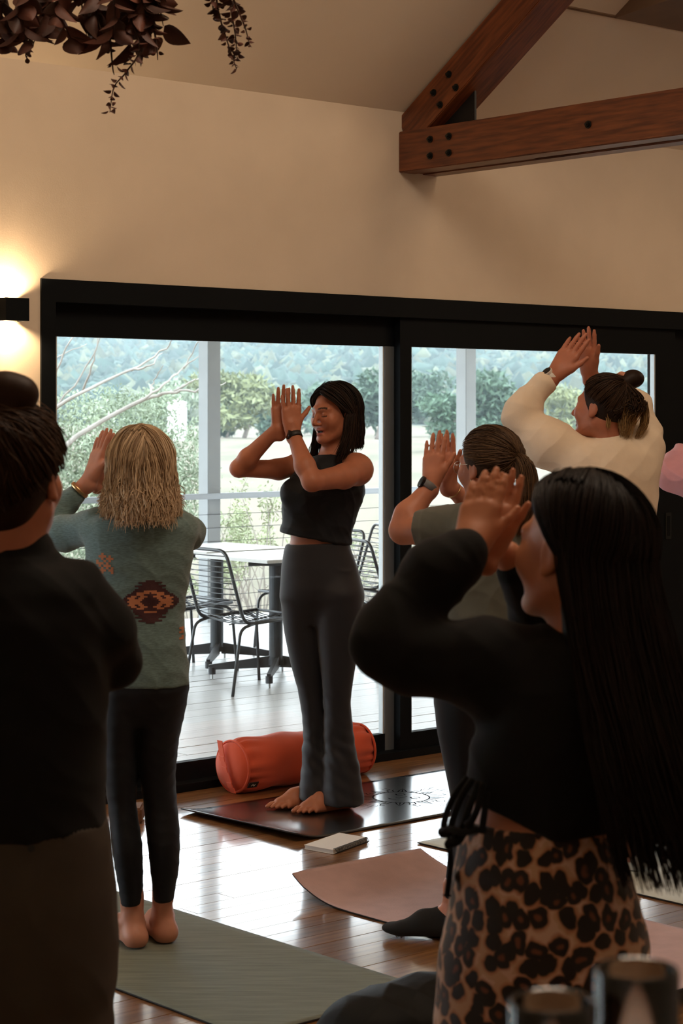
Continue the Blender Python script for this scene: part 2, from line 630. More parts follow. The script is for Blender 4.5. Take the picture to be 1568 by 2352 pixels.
deck = wbox('floor_deck', (-8.0, 9.0), (-5.85, -0.16), (-0.20, -0.030), M_sub)
tag(deck, kind='structure')
dinv = parent_inv(deck)
dm = MB().box((-2.3, -0.0930, -0.028), (2.3, 0.0930, 0), bevel=0.002)
bmesh.ops.recalc_face_normals(dm.bm, faces=dm.bm.faces)
dme = bpy.data.meshes.new('deck_board')
dm.bm.to_mesh(dme)
dm.bm.free()
dme.materials.append(M_deck)
for r in range(30):
    off = random.uniform(-1.2, 0)
    for k in range(-1, 3):
        o = bpy.data.objects.new('deck_board', dme)
        C.objects.link(o)
        o.location = W(-1.4 + off + k * 4.605, -0.26 - r * 0.1885, random.uniform(-.001, .001))
        o.rotation_euler = (random.uniform(-.006, .006), 0, WALL_ROT)
        o.parent = deck
        o.matrix_parent_inverse = dinv

# verandah posts with rail and wires, and the roof edge above them
TR = -5.55


def s_at(u, t):
    k = (u - CX) / FPX
    b = A0 + t * NW
    return (k * b[1] - b[0]) / (DW[0] - k * DW[1])


sp = [s_at(481, TR), s_at(1070, TR)]
gap = sp[1] - sp[0]
SPOSTS = [sp[0] - gap, sp[0], sp[1], sp[1] + gap]
hand = wbox('handrail', (SPOSTS[0] - .3, SPOSTS[-1] + .4), (TR + .064, TR + .112), (0.955, 1.0), M_rail, bevel=.008)
tag(hand, 'grey metal handrail with thin wires running between the deck posts', 'handrail')
for j in range(8):
    z = 0.10 + j * 0.105
    m = MB().tube([W(SPOSTS[0] - .3, TR + .067, z), W(SPOSTS[-1] + .4, TR + .067, z)], 0.0022, 5)
    m.build('rail_wire', M_wire, hand)
pl = ['grey verandah post beyond the blonde person on the left', 'grey verandah post seen through the right hand glass door panel']
for i, s in enumerate(SPOSTS):
    p = wbox('verandah_post', (s - .062, s + .062), (TR - .062, TR + .062), (-0.03, 2.75), M_post, bevel=.004)
    if i in (1, 2):
        tag(p, pl[i - 1], 'post', 'verandah posts')
    else:
        tag(p, ['grey verandah post hidden behind the wall left of the door', 'grey verandah post far right behind the dark door frame'][i // 3], 'post', 'verandah posts')
    wbox('post_plate', (s - .08, s + .08), (TR - .08, TR + .08), (-0.03, -.018), M_rail, p)
roof = wbox('trim_3', (-8.0, 9.0), (-6.1, -0.16), (2.75, 2.87), M_ceil)
tag(roof, kind='structure')


# ---- tables: white square top on a black cross base with levelling feet
def table(cx, cy, label, rz):
    t = empty('outdoor_table', (cx, cy, -0.03), label, 'table', 'white square tables on the deck')
    h = 0.35
    b = MB()
    b.box((-h, -h, 0.737), (h, h, 0.757), bevel=.004)
    o = b.build('table_top', M_top)
    o.location = (cx, cy, 0)
    o.rotation_euler = (0, 0, WALL_ROT)
    o.parent = t
    o.matrix_parent_inverse = parent_inv(t)
    b = MB()
    b.lathe([(0.05, 0.09), (0.05, 0.12), (0.042, 0.14), (0.042, 0.70)], (cx, cy, 0))
    b.build('pedestal', M_base, t, smooth=False)
    b = MB()
    b.box((cx - .16, cy - .16, .70), (cx + .16, cy + .16, .737))
    b.build('top_plate', M_base, t)
    for k in range(4):
        a = rz + k * math.pi / 2
        d = np.array([math.cos(a), math.sin(a), 0])
        w = np.array([-d[1], d[0], 0]) * .024
        c = np.array([cx, cy, 0])
        m = MB()
        r0, r1 = .03, .40
        m.prism([c + d * r0 + [0, 0, .075], c + d * r1 + [0, 0, .055], c + d * (r1 + .01) + [0, 0, .085], c + d * r0 + [0, 0, .145]], w)
        o = m.build('base_arm', M_base, t)
        m = MB()
        f = c + d * (r1 - .01) + np.append(w[:2] / 2, 0)
        m.lathe([(.022, .028), (.022, .07)], f, 12)
        m.build('arm_end', M_base, o)
        m = MB()
        m.lathe([(.024, -.03), (.026, -.018), (.008, -.008), (.008, .03)], f, 14)
        m.build('levelling_foot', M_foot, o)
    return t


table(-0.398, 12.16, 'white topped outdoor table nearest the glass, beyond the standing instructor', -1.67)
table(-0.80, 12.86, 'white topped outdoor table further out, beside the deck post', -1.67)


# ---- wire chairs: local x = facing direction, y = left; floor at z=-0.03
def wire_chair_meshes():
    parts = []
    prof = [(-.30, .83), (-.17, .40), (.24, .43)]                      # back top, hip, seat front (x, z)
    W2 = .235
    prof3 = lambda y: round_corners([(x, y, z) for x, z in prof], .10, 6)
    # one frame tube: up one side, over the top, down the other
    side = prof3(W2)[::-1]
    other = prof3(-W2)
    pts = round_corners([(.24, W2, .43)] + [(x, y, z) for x, y, z in [(-.17, W2, .40), (-.30, W2, .83), (-.30, -W2, .83), (-.17, -W2, .40), (.24, -W2, .43)]], .07, 6)
    b = MB().tube(pts, .0105, 8)
    b.tube([(.24, W2, .43), (.24, -W2, .43)], .0085, 8)
    parts.append(('frame', b))
    for sy in (1, -1):
        b = MB().tube(round_corners([(-.10, sy * W2, .405), (-.20, sy * (W2 + .005), .38), (-.27, sy * (W2 + .02), -.03)], .06, 5), .0095, 8)
        parts.append(('leg', b))
        b = MB().tube(round_corners([(.10, sy * W2, .42), (.235, sy * (W2 + .004), .40), (.27, sy * (W2 + .02), -.03)], .06, 5), .0095, 8)
        parts.append(('leg', b))
    # wires across the back and the seat, bowed a little
    path = np.array(round_corners([(x, 0, z) for x, z in prof], .10, 8))
    seg = np.linalg.norm(np.diff(path, axis=0), axis=1)
    acc = np.concatenate([[0], np.cumsum(seg)])
    b1, b2 = MB(), MB()
    wires = []
    for k in range(1, 25):
        l = acc[-1] * k / 25
        x, z = np.interp(l, acc, path[:, 0]), np.interp(l, acc, path[:, 2])
        back = z > .47
        bow = -.028 if back else 0
        sag = 0 if back else -.02
        p = [(x + bow * (1 - (y / W2) ** 2), y, z + sag * (1 - (y / W2) ** 2)) for y in np.linspace(-W2, W2, 7)]
        wires.append(('back_wire' if back else 'seat_wire', MB().tube(p, .0034, 5)))
    b = MB().tube([(x, 0, z - .006) for x, z in [(.24, .425), (-.12, .385)]], .004, 5)
    parts.append(('seat_stay', b))
    return parts + wires


chair_parts = []
for name, b in wire_chair_meshes():
    bmesh.ops.recalc_face_normals(b.bm, faces=b.bm.faces)
    me = bpy.data.meshes.new(name)
    b.bm.to_mesh(me)
    b.bm.free()
    me.materials.append(M_chair)
    me.polygons.foreach_set('use_smooth', np.ones(len(me.polygons), dtype=bool))
    chair_parts.append((name, me))


def chair(x, y, ang, label):
    r = empty('wire_chair', (x, y, 0), label, 'chair', 'dark wire chairs out on the deck', rz=ang)
    for name, me in chair_parts:
        o = bpy.data.objects.new(name, me)
        C.objects.link(o)
        o.parent = r
    return r


AF = math.atan2(.6, .8)
chair(-0.56, 11.77, AF, 'dark wire chair nearest the glass, left of the standing instructor')
chair(-1.02, 12.62, AF, 'dark wire chair tucked behind the nearest wire chair on the left')
chair(0.36, 12.55, AF - .25, 'dark wire chair just right of the instructor, in front of two others')
chair(0.02, 13.95, AF + math.pi * .9, 'dark wire chair low behind the instructor elbow, middle of the right cluster')
chair(0.62, 14.25, AF + math.pi * .95, 'dark wire chair standing tallest in the view beside the door mullion')
chair(0.98, 13.0, AF + 1.1, 'dark wire chair showing in the right panel between two raised arms')
chair(-0.22, 13.35, AF + math.pi, 'dark wire chair on the far side of the white tables')

# ---- land: dry paddock falling away, then a forested ridge
M_grass = mat('dry_grass', (0.215, 0.178, 0.130), 0.95, color2=(0.085, 0.082, 0.052), scale=0.22, var=0.35, stretch=(1, .3, 1), bump=0.3, bscale=6, detail=8)
M_hill = mat('far_forest', (0.05, 0.08, 0.07), 0.95, color2=(0.10, 0.12, 0.09), scale=0.06, var=0.3, detail=8)


def ground_z(x, y):
    r = np.hypot(x, y)
    a = np.clip((r - 330) / 560, 0, 1)
    z = -0.75 + 38 * a ** 1.15
    b = np.clip((r - 20) / 25, 0, 1)
    z += 0.10 * b * np.sin(x * .11 + y * .05) + .22 * np.clip((r - 40) / 100, 0, 1) * np.sin(y * .045 + x * .013)
    z += a * (3.5 * np.sin(np.arctan2(x, y) * 34 + 1.0) + 2.0 * np.sin(np.arctan2(x, y) * 71)) 
    return z


def land(name, r0, r1, nr, na, m, kind, amax=math.radians(58)):
    rr = np.geomspace(r0, r1, nr)
    aa = np.linspace(-amax, amax, na)
    R, A = np.meshgrid(rr, aa, indexing='ij')
    X, Y = R * np.sin(A), R * np.cos(A)
    V = np.stack([X, Y, ground_z(X, Y)], -1).reshape(-1, 3)
    i = np.arange(nr * na).reshape(nr, na)
    F4 = np.stack([i[:-1, :-1], i[:-1, 1:], i[1:, 1:], i[1:, :-1]], -1).reshape(-1, 4)[:, ::-1]
    o = link(name, np_mesh(name, V, F4), m, smooth=True)
    return tag(o, kind='structure')


land('ground_paddock', 11.0, 345, 60, 120, M_grass, 'structure')
land('ground_ridge', 344, 1100, 50, 160, M_hill, 'structure')

# leaves and crowns ------------------------------------------------------------
M_leaf_p = mat('pale_gum_leaf', (0.24, 0.29, 0.20), 0.7, var=0.3, scale=1.5, rand=.1)
M_leaf_d = mat('dark_green_leaf', (0.075, 0.13, 0.085), 0.7, var=0.35, scale=1.2, rand=.15)
M_leaf_y = mat('yellow_green_leaf', (0.19, 0.215, 0.10), 0.7, var=0.3, scale=1.5, rand=.1)
M_bark = mat('pale_bark', (0.30, 0.27, 0.24), 0.9, var=0.15, scale=6)
M_bark_d = mat('grey_bark', (0.25, 0.21, 0.18), 0.9, var=0.2, scale=6)
M_leaf_t = mat('twig_shrub_leaf', (0.30, 0.34, 0.20), 0.8, var=.3, scale=3)


def leaf_cloud(name, blobs, n, size, m, parent, droop=0.0):
    """n small two-triangle leaves scattered through ellipsoid blobs"""
    rng = np.random.default_rng(len(name) + n)
    w = np.array([b[1][0] * b[1][1] * b[1][2] for b in blobs])
    which = rng.choice(len(blobs), n, p=w / w.sum())
    c = np.array([b[0] for b in blobs])[which]
    r = np.array([b[1] for b in blobs])[which]
    d = rng.normal(size=(n, 3))
    d /= np.linalg.norm(d, axis=1)[:, None]
    q = c + d * r * (rng.random(n) ** .45)[:, None]
    a = rng.normal(size=(n, 3))
    a[:, 2] -= droop
    a /= np.linalg.norm(a, axis=1)[:, None]
    b = np.cross(a, rng.normal(size=(n, 3)))
    b /= np.linalg.norm(b, axis=1)[:, None]
    sz = size * rng.uniform(.6, 1.4, n)[:, None]
    V = np.stack([q - a * sz, q + b * sz * .3, q + a * sz, q - b * sz * .3], 1).reshape(-1, 3)
    i = np.arange(n)[:, None] * 4
    o = link(name, np_mesh(name, V, i + np.array([[0, 1, 2, 3]])), m, parent)
    o['kind'] = 'stuff'
    return o


def tree(name, u, v_base, Y, h, w, label, leaf_m, bark, n, size, nb=9, group=None, cat='tree', seed=0):
    rng = np.random.default_rng(seed + 5)
    x = (u - CX) / FPX * Y
    zb = float(ground_z(x, Y))
    root = empty(name, (x, Y, zb), label, cat, group)
    m = MB()
    top = np.array([x, Y, zb + h * .55])
    m.tube(smooth_path([(x, Y, zb - .1), (x + w * .05, Y, zb + h * .25), top], 4), np.linspace(h * .035, h * .018, 9), 7)
    m.build('trunk', bark, root, smooth=True)
    blobs = []
    for k in range(nb):
        a = rng.uniform(0, 2 * math.pi)
        rr = w * rng.uniform(.1, .36)
        zc = zb + h * rng.uniform(.12, .85)
        s = rng.uniform(.20, .34)
        c = np.array([x + rr * math.cos(a), Y + rr * math.sin(a), zc])
        blobs.append((c, (w * s, w * s, h * s * .55)))
        if k < 5:
            b = MB().tube(smooth_path([top - [0, 0, h * .2], (top + c) / 2 + [0, 0, -h * .05], c], 3), np.linspace(h * .014, h * .004, 7), 5)
            b.build('branch', bark, root, smooth=True)
    blobs.append((np.array([x, Y, zb + h * .62]), (w * .34, w * .34, h * .3)))
    leaf_cloud('foliage', blobs, n, size, leaf_m, root)
    return root


# middle-distance trees on the far side of the paddock
mid = [(560, 185, 6.6, 9.0, 'rounded yellow green tree beyond the paddock left of raised hands', M_leaf_y, 2600, .42),
       (640, 200, 4.6, 6.5, 'low dark tree beyond the paddock right behind the praying hands', M_leaf_d, 1600, .42),
       (520, 190, 3.4, 4.6, 'small dark bush at the foot of the rounded yellow tree', M_leaf_d, 1000, .40),
       (865, 190, 7.4, 8.0, 'dark green tree beyond the paddock right of the instructor head', M_leaf_d, 2600, .42),
       (930, 240, 8.0, 10.0, 'broad dark tree across the paddock behind the door mullion', M_leaf_d, 2600, .5),
       (1040, 130, 4.2, 4.2, 'dark conifer shaped tree left of the right deck post', M_leaf_d, 2200, .26),
       (1120, 150, 6.2, 6.5, 'tall dark green tree right of the right deck post', M_leaf_d, 2600, .34),
       (1290, 210, 6.0, 9.0, 'olive tree across the paddock behind the cream sweatshirt arm', M_leaf_y, 2000, .42),
       (740, 260, 7.0, 9.0, 'distant tree on the paddock edge above the instructor', M_leaf_d, 2000, .5),
       (400, 230, 7.0, 10.0, 'distant grey green tree left of the near deck post', M_leaf_p, 2000, .5),
       (1440, 230, 6.0, 12.0, 'distant tree line clump behind the hair bun on the right', M_leaf_d, 2000, .5)]
for i, (u, Y, h, w, lab, lm, n, sz) in enumerate(mid):
    tree('tree', u, 0, Y, h, w, lab, lm, M_bark_d, n, sz, group='trees across the paddock', seed=i)

# forest on the ridge: far crowns nobody would count
rng = np.random.default_rng(3)
n = 15000
A = rng.uniform(-.20, .20, n)
R = 345 + 540 * rng.random(n) ** .8
X, Y = R * np.sin(A), R * np.cos(A)
Z = ground_z(X, Y)
icV = np.array([(0, 0, 1), (.894, 0, .447), (.276, .851, .447), (-.724, .526, .447), (-.724, -.526, .447), (.276, -.851, .447), (.724, .526, -.447), (-.276, .851, -.447), (-.894, 0, -.447), (-.276, -.851, -.447), (.724, -.526, -.447), (0, 0, -1)])
icF = np.array([(0, 1, 2), (0, 2, 3), (0, 3, 4), (0, 4, 5), (0, 5, 1), (1, 6, 2), (2, 7, 3), (3, 8, 4), (4, 9, 5), (5, 10, 1), (6, 7, 2), (7, 8, 3), (8, 9, 4), (9, 10, 5), (10, 6, 1), (11, 7, 6), (11, 8, 7), (11, 9, 8), (11, 10, 9), (11, 6, 10)])
sz = rng.uniform(0.9, 2.6, n)
jit = 1 + .36 * rng.normal(size=(n, 12, 1))
V = icV[None] * jit * (sz[:, None] * np.array([1, 1, 1.15]))[:, None, :] + np.stack([X, Y, Z + sz * .8], -1)[:, None, :]
Fc = (np.arange(n)[:, None, None] * 12 + icF[None]).reshape(-1, 3)
me = np_mesh('forest', V.reshape(-1, 3), Fc)
tint = rng.uniform(.6, 1.35, n)[:, None] * np.where(rng.random(n)[:, None] < .3, [[.10, .115, .075]], [[.046, .078, .064]])
set_col(me, np.repeat(tint, 12, axis=0))
M_forest = mat('forest_crowns', (0.1, .15, .1), .9, vcol=True)
fo = link('forest', me, M_forest, smooth=True)
tag(fo, 'bluish eucalypt forest covering the far ridge across the paddock', 'forest', kind='stuff')

# the big pale wattle outside the left pane, and bare branches of a gum above it
x, Y = (270 - CX) / FPX * 27, 27.0
zb = float(ground_z(x, Y))
gum = empty('wattle_tree', (x, Y, zb), 'large feathery grey green wattle filling the left window pane', 'tree')
blobs = [(P(u, v, 27 + dy), (rx, rx, rz)) for u, v, dy, rx, rz in
         ((235, 960, 0, .55, .42), (330, 985, .3, .55, .42), (190, 1030, -.3, .5, .5), (290, 1060, 0, .75, .55), (400, 1030, .2, .5, .38), (410, 1110, 0, .5, .42),
          (200, 1130, 0, .6, .5), (320, 1160, .4, .8, .5), (270, 915, .2, .32, .22), (160, 950, 0, .4, .35), (440, 1090, .2, .42, .3), (180, 1240, .3, .7, .45), (300, 1270, .5, .8, .4), (420, 1200, .4, .6, .4), (140, 1080, 0, .5, .6), (350, 930, .5, .5, .25), (455, 1000, .4, .3, .3))]
leaf_cloud('foliage', blobs, 26000, .034, M_leaf_p, gum, droop=.8)
for k, (u, v) in enumerate(((235, 960), (330, 985), (190, 1040), (400, 1040), (300, 1080))):
    e = P(u, v, 27)
    b = MB().tube(smooth_path([(x, Y, zb - .1), (x + (e[0] - x) * .3, Y, zb + (e[2] - zb) * .5), e], 5), np.linspace(.06, .012, 11), 6)
    b.build('branch', M_bark, gum, smooth=True)

yb = 21.0
bare = empty('bare_gum', P(120, 1300, yb), 'bare pale gum branches reaching across the top of the left pane', 'tree')
br = [[(40, 1320), (60, 1100), (110, 960), (190, 900), (300, 850), (380, 800), (400, 770)], [(110, 960), (200, 840), (235, 760)],
      [(190, 900), (215, 830), (230, 740)], [(300, 850), (345, 838), (372, 812)], [(330, 918), (380, 880), (420, 845), (450, 790), (460, 760)],
      [(60, 1100), (180, 1000), (330, 918), (400, 900), (470, 893), (520, 880)], [(345, 905), (352, 880), (372, 840)], [(420, 845), (460, 815)],
      [(110, 960), (130, 850), (170, 770), (185, 740)], [(60, 1100), (90, 900), (120, 830), (200, 790)], [(400, 900), (440, 875), (470, 868)]]
zc = float(ground_z(*P(40, 1320, yb)[:2]))
for k, pts in enumerate(br):
    q = [P(u, v, yb + .25 * math.sin(i * 1.7 + k)) for i, (u, v) in enumerate(pts)]
    if k == 0:
        q = [np.array([q[0][0], q[0][1], zc - .1])] + q
    r0 = .035 if k in (0, 5) else .014
    q = smooth_path(q, 5)
    q += RNG.normal(size=q.shape) * .008
    MB().tube(q, np.linspace(r0, .004, len(q)), 6).build('branch', M_bark, bare, smooth=True)

# twiggy shrubs just beyond the rail
def twig_shrub(u, Y, h, w, lab, n, seed, leafn):
    rng = np.random.default_rng(seed)
    x = (u - CX) / FPX * Y
    zb = float(ground_z(x, Y))
    root = empty('twiggy_shrub', (x, Y, zb), lab, 'shrub', 'shrubs beyond the rail')
    tips = []
    for k in range(n):
        a = rng.uniform(0, 2 * math.pi)
        r = w * rng.uniform(.2, 1)
        e = np.array([x + r * math.cos(a), Y + r * math.sin(a), zb + h * rng.uniform(.5, 1)])
        mid_ = np.array([x, Y, zb]) * .5 + e * .5 + rng.normal(size=3) * [.12, .12, .06] * w
        q = smooth_path([(x + rng.normal() * .06, Y, zb - .05), mid_, e], 5)
        m = MB().tube(q, np.linspace(.013, .004, len(q)), 5)
        for j in range(3):
            s0 = q[int(rng.integers(3, len(q)))]
            m.tube([s0, s0 + rng.normal(size=3) * .25 * w + [0, 0, .18 * h]], [.005, .002], 4)
        m.build('twig', M_bark, root)
        tips.append((e, (.22 * w, .22 * w, .16 * h)))
    leaf_cloud('foliage', tips, leafn, .030, M_leaf_t, root)


twig_shrub(600, 21, 1.55, .62, 'twiggy pale shrub beyond the rail under the instructor elbow', 16, 1, 1500)
twig_shrub(525, 23, 1.2, .6, 'leafy low shrub beyond the rail beside the deck post', 10, 2, 1800)
twig_shrub(850, 24, .9, .7, 'thin dry shrub beyond the rail right of the instructor waist', 10, 3, 500)
twig_shrub(1010, 24, .9, .6, 'low green shrub beyond the rail behind the raised forearm', 9, 4, 1500)
twig_shrub(430, 20, .9, .6, 'green shrub beyond the rail behind the left table', 9, 5, 1800)

# white shed and parked vehicle far off, small in view
shed = MB()
sx = P(407, 934, 170)
shed.box((sx[0] - .75, 169, float(ground_z(sx[0], 170)) - .1), (sx[0] + .75, 171, sx[2] + .35))
shed.prism([(sx[0] - .85, 168.9, sx[2] + .35), (sx[0] + .85, 168.9, sx[2] + .35), (sx[0], 168.9, sx[2] + .6)], (0, 2.2, 0))
tag(shed.build('shed', M_top), 'tiny white shed far off above the pale wattle', 'shed')

# haze over the valley
M_haze = bpy.data.materials.new('valley_haze')
M_haze.use_nodes = True
hn = M_haze.node_tree
hn.nodes.clear()
ho = hn.nodes.new('ShaderNodeOutputMaterial')
hv = hn.nodes.new('ShaderNodeVolumeScatter')
hv.inputs['Color'].default_value = (.42, .52, .60, 1)
hv.inputs['Density'].default_value = 0.00055
hn.links.new(hv.outputs[0], ho.inputs['Volume'])
hb = MB().box((-420, 17, -8), (420, 1000, 60)).build('haze', M_haze)
tag(hb, kind='structure')
# ================================================================ PEOPLE: smooth-union solids meshed by surface nets


def nrm(v):
    v = np.asarray(v, float)
    return v / (np.linalg.norm(v) + 1e-12)


class Prim:
    def __init__(self, lo, hi, f, k=.02, sub=False):
        self.lo, self.hi, self.f, self.k, self.sub = np.array(lo, float), np.array(hi, float), f, k, sub


def cone(a, b, ra, rb=None, k=.02, sub=False):
    a, b = np.array(a, float), np.array(b, float)
    rb = ra if rb is None else rb
    ab = b - a
    l2 = max(ab @ ab, 1e-10)

    def f(X, Y, Z):
        px, py, pz = X - a[0], Y - a[1], Z - a[2]
        t = np.clip((px * ab[0] + py * ab[1] + pz * ab[2]) / l2, 0, 1)
        return np.sqrt((px - t * ab[0]) ** 2 + (py - t * ab[1]) ** 2 + (pz - t * ab[2]) ** 2) - (ra + (rb - ra) * t)
    return Prim(np.minimum(a - ra, b - rb), np.maximum(a + ra, b + rb), f, k, sub)


def chain(pts, rs, k=.02):
    return [cone(p, q, r, s, k) for p, q, r, s in zip(pts[:-1], pts[1:], rs[:-1], rs[1:])]


def ell(c, r, R=None, k=.02, sub=False):
    """ellipsoid; R rows are its local axes in world space"""
    c, r = np.array(c, float), np.array(r, float)
    R = np.eye(3) if R is None else np.array(R, float)
    ext = np.sqrt(((R * r[:, None]) ** 2).sum(0))

    def f(X, Y, Z):
        px, py, pz = X - c[0], Y - c[1], Z - c[2]
        k0 = k1 = 0
        for i in range(3):
            q = px * R[i, 0] + py * R[i, 1] + pz * R[i, 2]
            k0 = k0 + (q / r[i]) ** 2
            k1 = k1 + (q / r[i] ** 2) ** 2
        k0, k1 = np.sqrt(k0), np.sqrt(k1)
        return np.where(k1 < 1e-6, -r.min(), k0 * (k0 - 1) / np.maximum(k1, 1e-6))
    return Prim(c - ext, c + ext, f, k, sub)


def loft(rows, k=.02, grow=0.0):
    """stack of horizontal ellipses: rows (z, cx, cy, rx, ry)"""
    rows = np.array(sorted(rows, key=lambda r: r[0]), float)
    zz = rows[:, 0]
    zs = np.linspace(zz[0], zz[-1], 240)
    # smooth interpolation
    col = []
    for j in range(1, 5):
        y = np.interp(zs, zz, rows[:, j])
        w = 9
        yp = np.pad(y, w, mode='edge')
        col.append(np.convolve(yp, np.hanning(2 * w + 1) / np.hanning(2 * w + 1).sum(), 'valid'))
    col[2] = col[2] + grow
    col[3] = col[3] + grow
    lo = [(rows[:, 1] - rows[:, 3]).min() - grow, (rows[:, 2] - rows[:, 4]).min() - grow, zz[0]]
    hi = [(rows[:, 1] + rows[:, 3]).max() + grow, (rows[:, 2] + rows[:, 4]).max() + grow, zz[-1]]

    def f(X, Y, Z):
        cx, cy, rx, ry = [np.interp(Z, zs, c) for c in col]
        x, y = X - cx, Y - cy
        k0 = np.sqrt((x / rx) ** 2 + (y / ry) ** 2)
        k1 = np.sqrt((x / rx ** 2) ** 2 + (y / ry ** 2) ** 2)
        d = np.where(k1 < 1e-6, -np.minimum(rx, ry), k0 * (k0 - 1) / np.maximum(k1, 1e-6))
        return np.maximum(d, np.maximum(zz[0] - Z, Z - zz[-1]))
    return Prim(lo, hi, f, k)


def halfspace(p, n, k=.004):
    """cuts away everything on the side n points to"""
    p, n = np.array(p, float), nrm(n)
    pr = Prim([-1e3] * 3, [1e3] * 3, lambda X, Y, Z: -((X - p[0]) * n[0] + (Y - p[1]) * n[1] + (Z - p[2]) * n[2]), k, True)
    return pr


def sdf_mesh(prims, h, zfine=(), hz=None, smooth=1):
    """h: cell size in x and y; zfine: (z0, z1, dz) zones, hz elsewhere"""
    sol = [p for p in prims if not p.sub]
    lo = np.min([p.lo for p in sol], 0) - 4 * h
    hi = np.max([p.hi for p in sol], 0) + 4 * h
    xs = np.arange(lo[0], hi[0], h)
    ys = np.arange(lo[1], hi[1], h)
    hz = hz or h
    z, zl = lo[2], []
    while z < hi[2]:
        zl.append(z)
        dz = hz
        for a, b, d in zfine:
            if a <= z < b:
                dz = d
        z += dz
    zs = np.array(zl)
    D = np.full((len(xs), len(ys), len(zs)), 1.0, dtype=np.float32)
    for p in prims:
        m = p.k + 3 * max(h, hz)
        i0, i1 = np.searchsorted(xs, [p.lo[0] - m, p.hi[0] + m])
        j0, j1 = np.searchsorted(ys, [p.lo[1] - m, p.hi[1] + m])
        k0, k1 = np.searchsorted(zs, [p.lo[2] - m, p.hi[2] + m])
        if i0 == i1 or j0 == j1 or k0 == k1:
            continue
        d = p.f(xs[i0:i1, None, None].astype(np.float32), ys[None, j0:j1, None].astype(np.float32), zs[None, None, k0:k1].astype(np.float32)).astype(np.float32)
        S = D[i0:i1, j0:j1, k0:k1]
        k = np.float32(p.k)
        if not p.sub:
            hh = np.clip(0.5 + 0.5 * (S - d) / k, 0, 1)
            D[i0:i1, j0:j1, k0:k1] = S + (d - S) * hh - k * hh * (1 - hh)
        else:
            d = -d
            hh = np.clip(0.5 - 0.5 * (S - d) / k, 0, 1)
            D[i0:i1, j0:j1, k0:k1] = S + (d - S) * hh + k * hh * (1 - hh)
    V, Fq = surface_nets(D, xs, ys, zs)
    for _ in range(smooth):
        V = laplace(V, Fq, .5)
    return V, Fq


def surface_nets(D, xs, ys, zs):
    s = D < 0
    n = s[:-1, :-1, :-1].astype(np.int8)
    cnt = np.zeros_like(n)
    for a in (0, 1):
        for b in (0, 1):
            for c in (0, 1):
                cnt += s[a:s.shape[0] - 1 + a, b:s.shape[1] - 1 + b, c:s.shape[2] - 1 + c]
    I = np.argwhere((cnt > 0) & (cnt < 8))
    idx = np.full(cnt.shape, -1, dtype=np.int32)
    idx[I[:, 0], I[:, 1], I[:, 2]] = np.arange(len(I))
    corners = [(a, b, c) for a in (0, 1) for b in (0, 1) for c in (0, 1)]
    val = np.stack([D[I[:, 0] + a, I[:, 1] + b, I[:, 2] + c] for a, b, c in corners], 1)
    acc = np.zeros((len(I), 3))
    num = np.zeros(len(I))
    cc = np.array(corners, float)
    for e in range(8):
        for f in range(e + 1, 8):
            if np.abs(cc[e] - cc[f]).sum() == 1:
                va, vb = val[:, e], val[:, f]
                m = (va < 0) != (vb < 0)
                t = np.where(m, va / np.where(m, va - vb, 1), 0)
                acc += m[:, None] * (cc[e] + t[:, None] * (cc[f] - cc[e]))
                num += m
    q = acc / num[:, None]
    V = np.stack([xs[I[:, 0]] + q[:, 0] * (xs[1] - xs[0]), ys[I[:, 1]] + q[:, 1] * (ys[1] - ys[0]),
                  zs[I[:, 2]] + q[:, 2] * (zs[I[:, 2] + 1] - zs[I[:, 2]])], 1)
    F = []
    for ax in range(3):
        A = [slice(None)] * 3
        B = [slice(None)] * 3
        A[ax], B[ax] = slice(0, -1), slice(1, None)
        E = np.argwhere(s[tuple(A)] != s[tuple(B)])
        o1, o2 = [a for a in range(3) if a != ax]
        ok = (E[:, o1] > 0) & (E[:, o2] > 0) & (E[:, o1] < cnt.shape[o1]) & (E[:, o2] < cnt.shape[o2])
        E = E[ok]
        out = s[tuple(E.T)]
        def g(d1, d2):
            J = E.copy()
            J[:, o1] -= d1
            J[:, o2] -= d2
            return idx[J[:, 0], J[:, 1], J[:, 2]]
        Q = np.stack([g(0, 0), g(1, 0), g(1, 1), g(0, 1)], 1)
        flip = out if ax != 1 else ~out
        Q[~flip] = Q[~flip][:, ::-1]
        F.append(Q)
    return V, np.concatenate(F)


def laplace(V, F, w):
    n = len(V)
    acc = np.zeros((n, 3))
    num = np.zeros(n)
    for a in range(4):
        i, j = F[:, a], F[:, (a + 1) % 4]
        for d in range(3):
            acc[:, d] += np.bincount(i, V[j, d], n)
        num += np.bincount(i, minlength=n)
    return V + w * (acc / np.maximum(num, 1)[:, None] - V)


def normals(V, F):
    a = np.cross(V[F[:, 2]] - V[F[:, 0]], V[F[:, 3]] - V[F[:, 1]])
    N = np.zeros_like(V)
    for k in range(4):
        for d in range(3):
            N[:, d] += np.bincount(F[:, k], a[:, d], len(V))
    return N / (np.linalg.norm(N, axis=1)[:, None] + 1e-12)


def sdf_object(name, prims, h, m, parent=None, base=None, zfine=(), hz=None, smooth=1, disp=None, color=None):
    V, F = sdf_mesh(prims, h, zfine, hz, smooth)
    if disp is not None:
        V = V + normals(V, F) * disp(V)[:, None]
    if base is not None:
        V = V - np.array(base)
    me = np_mesh(name, V, F)
    if color is not None:
        set_col(me, color(V + (0 if base is None else np.array(base))))
    o = link(name, me, m, None, smooth=True)
    if base is not None and parent is None:
        o.location = base
    if parent is not None:
        o.parent = parent
    return o


